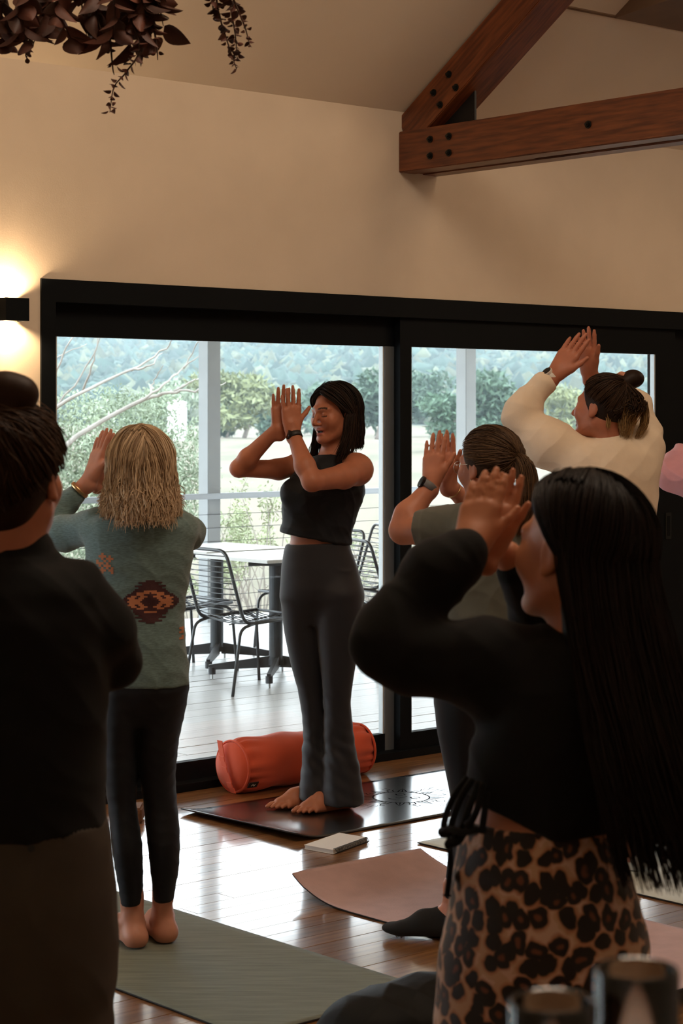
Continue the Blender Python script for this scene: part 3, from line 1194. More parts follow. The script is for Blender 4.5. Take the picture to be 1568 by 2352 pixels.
# ---------------------------------------------------------------- body pieces
class Frame:
    """a local frame: l left, f forward, u up (right handed: l x f = -u is avoided by building from f and u)"""

    def __init__(self, c, f, u=(0, 0, 1), s=1.0):
        self.c, self.s = np.array(c, float), s
        self.f = nrm(f)
        self.l = nrm(np.cross(u, self.f))
        self.u = nrm(np.cross(self.f, self.l))
        self.R = np.stack([self.l, self.f, self.u])

    def __call__(self, x, y, z):
        return self.c + self.s * (x * self.l + y * self.f + z * self.u)

    def local(self, V):
        return (V - self.c) @ self.R.T / self.s


def head_prims(H, mouth=0.0, jaw=1.0):
    s = H.s
    e = lambda c, r, k=.02, sub=False: ell(H(*c), np.array(r) * s, H.R, k * s, sub)
    c = lambda a, b, ra, rb, k=.02, sub=False: cone(H(*a), H(*b), ra * s, rb * s, k * s, sub)
    p = [e((0, -.014, .024), (.075, .094, .086)), e((0, .028, -.035), (.058, .056, .078), .03)]
    for sx in (1, -1):
        p += [c((sx * .050, -.002, -.058), (sx * .018, .062, -.100), .020 * jaw, .014, .03),
              e((sx * .040, .058, -.026), (.024, .022, .026), .03),
              c((sx * .012, .083, .022), (sx * .046, .068, .022), .008, .007, .02)]
    p += [e((0, .074, -.099), (.019, .015, .014), .02)]
    for sx in (1, -1):
        p.append(e((sx * .031, .092, .001), (.016, .013, .010), .012, True))
        p.append(e((sx * .031, .0715, .000), (.0145, .0135, .0125), .004))
    p += [c((0, .086, .012), (0, .107, -.030), .0072, .0095, .012), e((0, .108, -.034), (.0095, .009, .008), .008)]
    for sx in (1, -1):
        p.append(e((sx * .0115, .094, -.038), (.0075, .0095, .0065), .006))
        p.append(e((sx * .006, .099, -.045), (.0035, .005, .004), .003, True))
    p += [e((0, .082, -.060), (.021, .011, .0065), .007), e((0, .081, -.0735 - mouth * .6), (.018, .011, .0075), .007)]
    if mouth > 0:
        p.append(e((0, .092, -.0665 - mouth * .3), (.014, .014, .002 + mouth * .5), .003, True))
    else:
        p.append(e((0, .094, -.0665), (.019, .006, .0012), .003, True))
    for sx in (1, -1):
        p.append(e((sx * .076, -.008, -.008), (.0075, .0185, .031), .004))
        p.append(e((sx * .0845, -.005, -.004), (.0045, .010, .019), .004, True))
        p.append(e((sx * .079, -.002, -.034), (.006, .008, .009), .004))
    return p


def face_colors(H, base, lip, brow, brows=True):
    def f(V):
        L = H.local(V)
        col = np.tile(np.array(base), (len(V), 1))
        x, y, z = np.abs(L[:, 0]), L[:, 1], L[:, 2]
        m = (x < .023) & (y > .07) & (y < .105) & (z < -.053) & (z > -.083) & (((x / .023) ** 2 + ((z + .0675) / .0145) ** 2) < 1)
        col[m] = lip
        inner = m & (np.abs(z + .068) < .0045) & (x < .016) & (y < .0865)
        col[inner] = np.array(lip) * .12
        if brows:
            b = (x > .011) & (x < .05) & (y > .045) & (y < .10) & (np.abs(z - (.0235 + .004 * np.sin((x - .011) / .039 * 3.1))) < .0035)
            col[b] = brow
            lash = (x > .017) & (x < .046) & (y > .055) & (y < .10) & (np.abs(z - (-.0075 + .22 * (x - .031) ** 2 * 30)) < .0022)
            col[lash] = np.array(brow) * .7
        return col
    return f


def hand_prims(w, d, n, t, L=.175, spread=.10, curl=.12, thumb=(.34, .62), tk=1.0):
    """w wrist, d toward the fingertips, n out of the palm, t toward the thumb side; L hand length"""
    w, d = np.array(w, float), nrm(d)
    t = nrm(np.array(t) - d * (np.array(t) @ d))
    n0 = np.cross(d, t)
    n = n0 if n0 @ np.array(n) > 0 else -n0
    q = L / .175
    p = [cone(w - d * .02, w + d * .03 * q, .0235 * q * tk, .022 * q, .02)]
    off = np.array([.029, .0098, -.0098, -.028]) * q
    ln = np.array([.072, .080, .074, .057]) * q
    kn = np.array([.086, .090, .086, .078]) * q
    for o in range(4):
        k = w + d * kn[o] + t * off[o]
        p.append(cone(w + d * .012 * q + t * off[o] * .6, k, .0135 * q * tk, .0108 * q * tk, .014))
    p.append(ell(w + d * .05 * q - n * -.006, (.034 * q, .012 * q, .042 * q), np.stack([t, n, d]), .012))
    for o in range(4):
        k = w + d * kn[o] + t * off[o]
        sp = (t * [1.0, .25, -.35, -1.1][o]) * spread
        a = nrm(d + sp)
        r = np.array([.0092, .0082, .0076, .0060]) * q * tk * (.88 if o == 3 else 1)
        b = k + a * ln[o] * .46
        a2 = nrm(a + n * curl)
        c = b + a2 * ln[o] * .30
        a3 = nrm(a2 + n * curl)
        e = c + a3 * ln[o] * .22
        p += [cone(k, b, r[0], r[1], .0035), cone(b, c, r[1], r[2], .003), cone(c, e, r[2], r[3], .003)]
    m0 = w + d * .016 * q + t * .014 * q
    m1 = w + d * .048 * q + t * .036 * q + n * .006
    m2 = m1 + nrm(d * thumb[1] + t * thumb[0] + n * .15) * .034 * q
    m3 = m2 + nrm(d * (thumb[1] + .2) + t * (thumb[0] - .02) + n * .1) * .027 * q
    p += [cone(m0, m1, .016 * q, .0125 * q, .014), cone(m1, m2, .0112 * q, .0092 * q, .006), cone(m2, m3, .0092 * q, .0070 * q, .004)]
    return p


def foot_prims(ank, d, L=.235, floor=0.006, toes=True, left=1):
    """ank: ankle joint; d: horizontal toe direction; left=+1 when the big toe lies to the left of d seen from above"""
    d = nrm([d[0], d[1], 0])
    sd = np.array([-d[1], d[0], 0]) * left
    q = L / .235
    g = lambda a, b, z: np.array([ank[0], ank[1], 0]) + d * a * q + sd * b * q + np.array([0, 0, floor + z * q])
    top = np.array(ank, float)
    p = [cone(top + [0, 0, .08], g(-.006, 0, .075), .028 * q, .029 * q, .02), ell(g(-.038, 0, .030), (.034 * q, .031 * q, .031 * q), np.stack([d, sd, [0, 0, 1]]), .03),
         cone(g(0, 0, .075), g(.085, .008, .046), .027 * q, .024 * q, .03), cone(g(.085, .008, .046), g(.148, .012, .020), .026 * q, .016 * q, .03),
         cone(g(-.03, -.01, .026), g(.12, -.026, .018), .024 * q, .016 * q, .03), cone(g(-.03, .008, .03), g(.145, .024, .019), .024 * q, .018 * q, .03),
         ell(g(.002, .030, .068), np.array([.012, .010, .012]) * q, None, .014), ell(g(-.002, -.030, .060), np.array([.012, .010, .012]) * q, None, .014)]
    if toes:
        for i, (b, l, r) in enumerate(((.026, .052, .0125), (.005, .050, .0088), (-.010, .043, .0082), (-.023, .034, .0078), (-.035, .022, .0074))):
            a0 = [.150, .146, .138, .128, .115][i]
            p += [cone(g(a0, b, .018), g(a0 + l * .55, b * 1.05, .017), r * .95 * q, r * .9 * q, .006), cone(g(a0 + l * .55, b * 1.05, .017), g(a0 + l * .9, b * 1.06, .010), r * .95 * q, r * .8 * q, .004)]
    else:
        p.append(ell(g(.168, .002, .017), (.042 * q, .038 * q, .017 * q), np.stack([d, sd, [0, 0, 1]]), .02))
    p.append(halfspace((0, 0, floor), (0, 0, -1), .004))
    return p


# ---------------------------------------------------------------- hair
def strands_mesh(paths, r0, r1, sides=3, taper=.25):
    """paths (S,M,3) -> tubes; r0 at the root, thinner to the end"""
    P_ = np.asarray(paths)
    S, M, _ = P_.shape
    T = np.gradient(P_, axis=1)
    T /= np.linalg.norm(T, axis=2, keepdims=True) + 1e-9
    ref = np.array([.31, .77, .55])
    U = np.cross(T, ref)
    U /= np.linalg.norm(U, axis=2, keepdims=True) + 1e-9
    B = np.cross(T, U)
    rr = np.interp(np.linspace(0, 1, M), [0, .1, 1 - taper, 1], [r1, r0, r0, r1])[None, :, None]
    V = []
    for k in range(sides):
        a = 2 * math.pi * k / sides
        V.append(P_ + (U * math.cos(a) + B * math.sin(a)) * rr)
    V = np.stack(V, 2)                                     # S,M,sides,3
    i = np.arange(S * M * sides).reshape(S, M, sides)
    F = []
    for k in range(sides):
        k2 = (k + 1) % sides
        F.append(np.stack([i[:, :-1, k], i[:, :-1, k2], i[:, 1:, k2], i[:, 1:, k]], -1).reshape(-1, 4))
    return V.reshape(-1, 3), np.concatenate(F)


def slerp(a, b, t):
    """a,b (S,3) unit; t (M,) -> S,M,3"""
    w = np.arccos(np.clip((a * b).sum(1), -1, 1))[:, None, None] + 1e-5
    t = t[None, :, None]
    return (np.sin((1 - t) * w) * a[:, None] + np.sin(t * w) * b[:, None]) / np.sin(w)


def hair_obj(name, m, parent, base, pieces, tints):
    """pieces: list of (V,F quads); tints: list of (3,) or (n,3) colours"""
    Vs, Fs, Cs, n = [], [], [], 0
    for (V, F), c in zip(pieces, tints):
        Vs.append(V)
        Fs.append(F + n)
        c = np.asarray(c, float)
        Cs.append(np.tile(c, (len(V), 1)) if c.ndim == 1 else c)
        n += len(V)
    me = np_mesh(name, np.concatenate(Vs) - np.array(base), np.concatenate(Fs))
    set_col(me, np.concatenate(Cs))
    o = link(name, me, m, None, smooth=True)
    o.parent = parent
    return o


def strand_tint(S, M, sides, c0, c1, rng, tip=None):
    t = rng.random(S)[:, None, None]
    c = np.array(c0) * (1 - t) + np.array(c1) * t
    c = np.repeat(c, M, 1)
    if tip is not None:
        w = np.clip((np.linspace(0, 1, M) - .45) / .5, 0, 1)[None, :, None] * rng.uniform(.3, 1, S)[:, None, None]
        c = c * (1 - w) + np.array(tip) * w
    return np.repeat(c[:, :, None, :], sides, 2).reshape(-1, 3)


def hair_material(name, rough=.5, spec=.5):
    m = mat(name, (.1, .06, .04), rough, vcol=True, spec=.18, bump=.25, bscale=500, stretch=(1, 1, .06))
    return m


# ---------------------------------------------------------------- cloth creases
def creases(amp, dirs, seed=0):
    """sum of warped waves; dirs: list of ((kx,ky,kz) wave vector, weight)"""
    rng = np.random.default_rng(seed)
    ph = rng.uniform(0, 6.3, (len(dirs), 3))

    def f(V):
        d = np.zeros(len(V))
        for (k, w), p in zip(dirs, ph):
            k = np.array(k) * 2.4
            warp = .9 * np.sin(V @ (k[[1, 2, 0]] * .35) + p[1]) + .5 * np.sin(V @ (k[[2, 0, 1]] * .6) + p[2])
            d += w * (1 - np.abs(np.sin(V @ k * .5 + p[0] + warp))) ** 1.5
        return amp * .75 * d
    return f
# ---------------------------------------------------------------- materials for people
SKIN = (0.42, 0.155, 0.085)
LIP = (0.36, 0.11, 0.085)
BROW = (0.035, 0.018, 0.012)
M_skin = mat('skin', SKIN, 0.48, vcol=True, bump=0.12, bscale=350, spec=0.4, var=.06, scale=30)
_b = M_skin.node_tree.nodes['Principled BSDF']
_b.inputs['Subsurface Weight'].default_value = 0.12
_b.inputs['Subsurface Radius'].default_value = (1.0, .35, .2)
_b.inputs['Subsurface Scale'].default_value = 0.012
M_hair = hair_material('hair_strands')
M_blackknit = mat('black_knit', (0.005, 0.0055, 0.006), 0.85, bump=0.4, bscale=450, sheen=0.05, spec=.2)
M_blackfab = mat('black_stretch_fabric', (0.006, 0.007, 0.010), 0.65, bump=0.15, bscale=700, sheen=0.03, spec=.25)
M_charcoal = mat('charcoal_stretch_fabric', (0.012, 0.013, 0.018), 0.62, bump=0.2, bscale=700, sheen=0.15, spec=.3)
M_khaki = mat('brown_khaki_twill', (0.055, 0.042, 0.030), 0.85, bump=0.3, bscale=600, var=.1, scale=12)
M_teal = mat('heather_teal_knit', (0.125, 0.20, 0.20), 0.9, bump=0.4, bscale=380, var=.28, scale=70, stretch=(1, 1, 5), sheen=.25)
M_olive = mat('olive_grey_jersey', (0.10, 0.105, 0.085), 0.85, bump=0.25, bscale=600, var=.08, scale=20, sheen=.2)
M_cream = mat('cream_fleece', (0.84, 0.69, 0.52), 0.9, bump=0.3, bscale=420, var=.05, scale=14, sheen=.2)
M_pink = mat('pink_knit', (0.72, 0.34, 0.38), 0.9, bump=0.35, bscale=420, var=.08, scale=15, sheen=.3)
M_sock_b = mat('black_sock', (0.012, 0.013, 0.014), 0.9, bump=.4, bscale=700)
M_sock_w = mat('white_sock', (0.75, 0.75, 0.73), 0.9, bump=.4, bscale=700)
M_rubber = mat('black_rubber', (0.012, 0.012, 0.013), 0.5)
M_watchgrey = mat('grey_rubber', (0.16, 0.16, 0.17), 0.6)
M_watchwhite = mat('white_rubber', (0.72, 0.68, 0.62), 0.6)
M_screen = mat('dark_watch_glass', (0.005, 0.005, 0.006), 0.12)
M_gold = mat('gold_rim', (0.6, 0.4, 0.2), 0.3, metallic=1)
M_silver = mat('silver_wire', (0.6, 0.6, 0.6), 0.25, metallic=1)
M_peach = mat('peach_scrunchie', (0.55, 0.25, 0.16), 0.85, bump=.4, bscale=300)

# leopard print: dark rosettes with rust centres on tan
M_leo = mat('leopard_print_jersey', (0.4, 0.2, 0.1), 0.8, bump=.25, bscale=600, sheen=.3)
_nt = M_leo.node_tree
_bs = _nt.nodes['Principled BSDF']
_tc = _nt.nodes.new('ShaderNodeTexCoord')
_nz = _nt.nodes.new('ShaderNodeTexNoise')
_nz.inputs['Scale'].default_value = 26
_nz.inputs['Detail'].default_value = 2
_mv = _nt.nodes.new('ShaderNodeVectorMath')
_mv.operation = 'SCALE'
_mv.inputs['Scale'].default_value = 0.034
_ad = _nt.nodes.new('ShaderNodeVectorMath')
_nt.links.new(_tc.outputs['Object'], _nz.inputs['Vector'])
_nt.links.new(_nz.outputs['Color'], _mv.inputs[0])
_sp = _nt.nodes.new('ShaderNodeSeparateXYZ')
_nt.links.new(_tc.outputs['Object'], _sp.inputs[0])
_ny = _nt.nodes.new('ShaderNodeMath')
_ny.operation = 'MULTIPLY'
_ny.inputs[1].default_value = -1
_nt.links.new(_sp.outputs['Y'], _ny.inputs[0])
_at = _nt.nodes.new('ShaderNodeMath')
_at.operation = 'ARCTAN2'
_nt.links.new(_sp.outputs['X'], _at.inputs[0])
_nt.links.new(_ny.outputs[0], _at.inputs[1])
_ra = _nt.nodes.new('ShaderNodeMath')
_ra.operation = 'MULTIPLY'
_ra.inputs[1].default_value = .165
_nt.links.new(_at.outputs[0], _ra.inputs[0])
_cb = _nt.nodes.new('ShaderNodeCombineXYZ')
_nt.links.new(_ra.outputs[0], _cb.inputs['X'])
_nt.links.new(_sp.outputs['Z'], _cb.inputs['Y'])
_nt.links.new(_cb.outputs[0], _ad.inputs[0])
_nt.links.new(_mv.outputs[0], _ad.inputs[1])
_vo = _nt.nodes.new('ShaderNodeTexVoronoi')
_vo.voronoi_dimensions = '2D'
_vo.inputs['Scale'].default_value = 31
_vo.inputs['Randomness'].default_value = 0.85
_nt.links.new(_ad.outputs[0], _vo.inputs['Vector'])
_r = _nt.nodes.new('ShaderNodeValToRGB')
_e = _r.color_ramp.elements
_e[0].position, _e[0].color = 0.0, (.20, .062, .026, 1)
_e[1].position, _e[1].color = 0.12, (.17, .05, .022, 1)
for pos, colr in ((.22, (.014, .009, .008, 1)), (.49, (.014, .009, .008, 1)), (.55, (.50, .23, .125, 1)), (.68, (.72, .48, .37, 1))):
    q = _e.new(pos)
    q.color = colr
_nt.links.new(_vo.outputs['Distance'], _r.inputs['Fac'])
# some spots are solid: choose per cell
_r2 = _nt.nodes.new('ShaderNodeValToRGB')
_e = _r2.color_ramp.elements
_e[0].position, _e[0].color = 0.44, (.014, .009, .008, 1)
_e[1].position, _e[1].color = 0.50, (.48, .21, .10, 1)
q = _e.new(.66)
q.color = (.62, .38, .24, 1)
_nt.links.new(_vo.outputs['Distance'], _r2.inputs['Fac'])
_gt = _nt.nodes.new('ShaderNodeMath')
_gt.operation = 'GREATER_THAN'
_gt.inputs[1].default_value = .42
_sx = _nt.nodes.new('ShaderNodeSeparateColor')
_nt.links.new(_vo.outputs['Color'], _sx.inputs[0])
_nt.links.new(_sx.outputs[0], _gt.inputs[0])
_mx = _nt.nodes.new('ShaderNodeMix')
_mx.data_type = 'RGBA'
_nt.links.new(_gt.outputs[0], _mx.inputs['Factor'])
_nt.links.new(_r.outputs[0], _mx.inputs['A'])
_nt.links.new(_r2.outputs[0], _mx.inputs['B'])
_nt.links.new(_mx.outputs['Result'], _bs.inputs['Base Color'])


class Fig:
    """pixel helpers for a figure standing at distance Y0"""

    def __init__(self, Y0):
        self.Y = Y0
        self.m = Y0 / FPX                       # metres per pixel

    def __call__(self, u, v, dy=0.0):
        return P(u, v, self.Y + dy)

    def rows(self, rows):
        out = []
        for r in rows:
            v, a, b, ry = r[:4]
            Y = self.Y + (r[4] if len(r) > 4 else 0)
            out.append((EYE - (v - VH) / FPX * Y, ((a + b) / 2 - CX) / FPX * Y, Y, (b - a) / 2 / FPX * Y, ry))
        return out

    def arm(self, pts):
        """pts (u, v, dy, r px) -> points, radii"""
        return [self(u, v, dy) for u, v, dy, r in pts], [r * self.m for u, v, dy, r in pts]


def ring_band(c, axis, r, h, th, m, name, parent, base, squash=.85, ref=(0, 0, 1)):
    """a strap around a wrist"""
    axis = nrm(axis)
    a = nrm(np.cross(axis, ref))
    b = np.cross(axis, a)
    pts = [np.array(c) + a * r * math.cos(q) + b * r * squash * math.sin(q) for q in np.linspace(0, 2 * math.pi, 28, endpoint=False)]
    mb = MB()
    vs = []
    for p in pts:
        o = nrm(p - np.array(c))
        vs.append([mb.bm.verts.new(p + o * x + axis * y) for x, y in ((0, -h / 2), (th, -h / 2 * .8), (th, h / 2 * .8), (0, h / 2))])
    for i in range(28):
        A, B = vs[i], vs[(i + 1) % 28]
        for j in range(4):
            mb.bm.faces.new((A[j], A[(j + 1) % 4], B[(j + 1) % 4], B[j]))
    o = mb.build(name, m, None, smooth=True, local=base)
    o.parent = parent
    return o


def disc(c, n, r, h, m, name, parent, base, parent_base=None, seg=28):
    c, n = np.array(c, float), nrm(n)
    mb = MB().tube([c - n * h * .5, c + n * h * .35, c + n * h * .5], [r, r, r * .9], seg)
    o = mb.build(name, m, None, smooth=False, local=base)
    o.parent = parent
    return o


def fall_hair(H, n, rad, hang, rng, front=80, M=26, wave=.004, drift=(0, 0, 0), flare=0.0, ragged=.25, layer=.012, fr_top=52, back_top=60, curl_in=0.0, side=None, topM=12, fwd=0.0, part=.06):
    """strands that leave a centre parting, run over the skull and hang"""
    m = rng.uniform(-1, 1, n)
    sd = np.where(rng.random(n) < .5, 1.0, -1.0)
    if side is not None:
        sd[:] = side
    th = np.radians(np.where(m > 0, m * fr_top, -m * back_top))
    sg = np.where(m > 0, 1, -1)
    pj = part + .05 * rng.random(n)
    st = np.stack([pj * sd, sg * np.sin(th), np.cos(th)], 1)
    st /= np.linalg.norm(st, axis=1)[:, None]
    ph = np.radians(np.where(m > 0, front + (1 - m) * (112 - front), 112 + (-m) ** .8 * 66))
    te = np.radians(102)
    en = np.stack([sd * np.sin(ph) * np.sin(te), np.cos(ph) * np.sin(te), np.full(n, np.cos(te))], 1)
    D = slerp(st, en, np.linspace(0, 1, topM))
    lay = rng.random(n)[:, None, None] * layer
    rad = np.array(rad)
    L = np.array([0, -.014, .022]) + D * (rad + lay)
    Wp = H.c + H.s * (L @ H.R)
    hl = np.array([hang(math.degrees(p), s) for p, s in zip(ph, sd)]) * (1 + ragged * (rng.random(n) - .7))
    tt = np.linspace(0, 1, M - topM + 1)[1:]
    out = Wp[:, -1] - H.c
    out[:, 2] = 0
    out /= np.linalg.norm(out, axis=1)[:, None] + 1e-9
    tang = Wp[:, -1] - Wp[:, -2]
    tang /= np.linalg.norm(tang, axis=1)[:, None]
    hangp = Wp[:, -1:, :] + np.array([0, 0, -1.0]) * (tt[None, :, None] * hl[:, None, None])
    hangp = hangp + np.array(drift) * (tt ** 1.3)[None, :, None]
    hangp = hangp + out[:, None, :] * (flare * tt - curl_in * tt ** 3)[None, :, None]
    hangp = hangp + H.f[None, None, :] * (fwd * np.clip((108 - np.degrees(ph)) / 18, 0, 1))[:, None, None] * (tt ** .8)[None, :, None]
    hangp = hangp + (tang * .02)[:, None, :] * (np.sin(tt * 3.14) * .5)[None, :, None]
    W_ = np.concatenate([Wp, hangp], 1)
    ph0 = rng.uniform(0, 6.3, (n, 1, 3))
    fr = rng.uniform(4, 11, (n, 1, 1))
    g = np.linspace(0, 1, W_.shape[1])[None, :, None]
    W_ = W_ + wave * g * np.sin(fr * g * 2 + ph0) + rng.normal(size=(n, 1, 3)) * (.0015 + .5 * wave * g)
    return W_


def cap_prims(H, rad, cut, hang_rows=None):
    """skull cap of hair; cut: list of (local point, local normal) removing the face side"""
    p = [ell(H(0, -.014, .022), np.array(rad) * H.s, H.R, .01)]
    for c, n in cut:
        p.append(halfspace(H(*c), np.array(n) @ H.R, .012))
    return p


def tied_hair(H, n, rad, tie, rng, hair_front=(.66, .70), layer=.006, M=14, wave=.0012):
    """strands drawn from the hairline back to a tie direction (local unit vector)"""
    a = rng.uniform(-math.pi, math.pi, n)
    # hairline ring: forehead, temples, behind the ears, nape
    al = np.abs(a)
    el = np.interp(al, [0, .7, 1.25, 1.7, 2.4, 3.14], [.72, .55, .06, -.15, -.50, -.62])
    el = el + rng.uniform(0, .5, n) * np.where(al < 2.2, 1, .3) * rng.random(n)
    st = np.stack([np.sin(a) * np.sqrt(1 - el ** 2), np.cos(a) * np.sqrt(1 - el ** 2), el], 1)
    en = nrm(tie)[None] + rng.normal(size=(n, 3)) * .06
    en /= np.linalg.norm(en, axis=1)[:, None]
    D = slerp(st, en, np.linspace(0, 1, M))
    L = np.array([0, -.014, .022]) + D * (np.array(rad) + rng.random(n)[:, None, None] * layer)
    W_ = H.c + H.s * (L @ H.R)
    return W_ + rng.normal(size=(n, 1, 3)) * .0007 + wave * np.sin(np.linspace(0, 1, M)[None, :, None] * 7 + rng.uniform(0, 6, (n, 1, 3)))


def tail(p0, pts, n, r, rng, M=16, wave=.004, ragged=.2, rend=.4):
    """bundle of strands along a path of points; r bundle radius per point"""
    path = smooth_path(pts, 5)
    k = np.linspace(0, 1, len(path))
    rr = np.interp(k, np.linspace(0, 1, len(r)), r)
    q = rng.normal(size=(n, 3))
    q /= np.linalg.norm(q, axis=1)[:, None]
    q *= (rng.random(n) ** .5)[:, None]
    g = np.linspace(0, 1, M)[None, :] * (1 - ragged * rng.random(n)[:, None])
    Pp = np.stack([np.interp(g, k, path[:, i]) for i in range(3)], -1)
    R_ = np.interp(g, k, rr)[..., None]
    W_ = Pp + q[:, None] * R_
    return W_ + wave * g[..., None] * np.sin(g[..., None] * 9 + rng.uniform(0, 6, (n, 1, 3)))


def vf_tint(VF, c):
    return VF, c


def add_hair(parent, base, pieces, name='hair', m=None):
    return hair_obj(name, m or M_hair, parent, base, [p for p, _ in pieces], [c for _, c in pieces])


def S_(paths, r0, r1, c0, c1, rng, tip=None, sides=3):
    V, F = strands_mesh(paths, r0, r1, sides)
    return (V, F), strand_tint(paths.shape[0], paths.shape[1], sides, c0, c1, rng, tip)


def cloth(name, prims, m, parent, base, h=.005, disp=None, hz=None, zfine=(), label=None):
    o = sdf_object(name, prims, h, m, parent, base, zfine=zfine, hz=hz, disp=disp)
    if label:
        o['label'] = label
    return o


def tuck(lg, up=45):
    v, a, b, ry = lg[0][:4]
    w = (b - a) * .28
    return [(v - up, a + w, b - w, ry * .45) + tuple(lg[0][4:])] + list(lg)


# ================================================================ 1. instructor
f = Fig(8.13)
base = np.array([(742 - CX) * f.m, 8.13, 0.0])
H1 = Frame(f(767, 950, -.02), (-.76, -.65, -.07), (-.03, 0, 1))
torso = [(1046, 736, 790, .055, .0), (1056, 708, 818, .07, 0), (1075, 684, 832, .09, 0), (1100, 668, 836, .105, 0), (1130, 652, 832, .115, -.01), (1165, 654, 820, .11, 0), (1200, 658, 806, .10, 0),
         (1235, 660, 801, .095, 0), (1260, 655, 803, .10, 0), (1300, 648, 818, .11, 0), (1350, 645, 832, .122, 0), (1392, 652, 830, .108, 0), (1425, 672, 810, .07, 0)]
legA = [(1360, 646, 738, .095, .03), (1400, 646, 738, .09, .03), (1450, 652, 734, .082, .03), (1520, 666, 738, .07, .03), (1580, 682, 742, .062, .03), (1620, 690, 744, .060, .03), (1640, 693, 746, .060, .03), (1700, 695, 749, .064, .03), (1780, 691, 754, .078, .02), (1832, 686, 752, .09, .0)]
legB = [(1360, 728, 833, .10, -.04), (1400, 726, 833, .095, -.04), (1450, 728, 829, .086, -.04), (1520, 735, 818, .074, -.04), (1580, 741, 808, .064, -.04), (1620, 744, 805, .062, -.04), (1640, 744, 807, .062, -.04), (1700, 744, 815, .068, -.04), (1780, 742, 828, .084, -.05), (1845, 739, 838, .10, -.06)]
armL = [(826, 1078, -.10, 30), (790, 1094, -.17, 27), (716, 1106, -.30, 21), (700, 1070, -.27, 22.5), (676, 1003, -.18, 15)]
armR = [(690, 1066, .08, 26), (640, 1078, .03, 23), (548, 1076, -.06, 19), (570, 1052, -.08, 21), (636, 985, -.14, 14)]
sk = head_prims(H1, mouth=.007)
sk += [cone(H1(0, -.03, -.06), f(760, 1062, .0), .052, .058, .03)]
sk += [loft(f.rows([(v, a + 8, b - 8, ry - .008, dy) if v > 1225 else (v, a + 6, b - 6, ry - .008, dy) for v, a, b, ry, dy in torso]), .02)]
for A in (armL, armR):
    pts, rs = f.arm(A)
    sk += chain(pts, rs, .02)
sk += [ell(f(820, 1080, -.09), (.048, .052, .058), None, .04), ell(f(690, 1070, .08), (.045, .05, .05), None, .03), cone(f(768, 1046, -.01), f(815, 1064, -.07), .040, .036, .03)]
for lg in (legA, legB):
    sk += [loft(f.rows([(v, a + 9 + max(0, (v - 1700) * .12), b - 9 - max(0, (v - 1700) * .12), ry * .75, dy) for v, a, b, ry, dy in lg]), .03)]
hd = nrm((-.02, .05, 1))
sk += hand_prims(f(671, 992, -.175), (-.05, .06, 1), (-.45, .9, 0), (.92, .40, .05), L=.188, spread=.09, curl=.03, thumb=(.70, .6))
sk += hand_prims(f(643, 988, -.13), (.02, -.02, 1), (.45, -.9, 0), (.92, .40, .05), L=.185, spread=.05, curl=.03, thumb=(.55, .6))
sk += foot_prims(f(716, 1842, .06)[:2].tolist() + [.085], (-.80, -.52, 0), L=.232, floor=.0085, left=-1)
sk += foot_prims(f(776, 1842, -.02)[:2].tolist() + [.085], (-.80, -.60, 0), L=.240, floor=.0085, left=-1)
zf = [(0, .12, .004), (1.32, 1.80, .003)]
p1 = sdf_object('person', sk, .0034, M_skin, None, base, zfine=zf, hz=.006, color=face_colors(H1, SKIN, LIP, BROW))
tag(p1, 'dark haired person in black crop top and flared leggings teaching at the window', 'person')
# crop top, its front hem kicked out
tp = [loft(f.rows([(1043, 738, 796, .062, .0), (1050, 716, 822, .078, 0), (1062, 694, 830, .095, 0), (1085, 674, 832, .108, 0), (1130, 647, 838, .128, -.01), (1165, 648, 827, .12, 0), (1200, 648, 814, .112, 0), (1228, 640, 807, .11, 0), (1262, 628, 806, .115, 0)]), .015),
      ell(f(672, 1132, -.08), (.046, .045, .055), None, .05), ell(f(712, 1136, -.11), (.048, .045, .055), None, .05),
      halfspace(f(634, 1219), (-.19, .0, -1), .004),
      ell(f(842, 1092, -.12), (.045, .09, .075), None, .02, True), ell(f(672, 1052, .02), (.035, .1, .05), None, .02, True)]
cloth('crop_top', tp, M_blackfab, p1, base, .004, creases(.006, [((14, 0, 34), .5), ((40, 20, 12), .5), ((30, 0, -26), .3)], 3))
lgp = [loft(f.rows([(1246, 658, 803, .101, 0), (1262, 652, 806, .106, 0), (1300, 646, 820, .116, 0), (1350, 643, 834, .127, 0), (1375, 645, 835, .120, 0), (1400, 660, 822, .095, 0), (1430, 685, 790, .06, 0)]), .03),
       loft(f.rows(tuck(legA)), .03), loft(f.rows(tuck(legB)), .03), halfspace(f(660, 1250), (-.06, 0, 1), .004)]


def flare_creases(V):
    z = V[:, 2]
    w = np.exp(-((z - .27) / .10) ** 2) + .5 * np.exp(-((z - .48) / .03) ** 2) + .8 * np.clip((.22 - z) / .15, 0, 1)
    return .0045 * w * (np.sin(V[:, 0] * 95 + V[:, 2] * 42 + 1.2 * np.sin(V[:, 2] * 30)) * .6 + np.sin(V[:, 2] * 120 + V[:, 0] * 60) * .3)


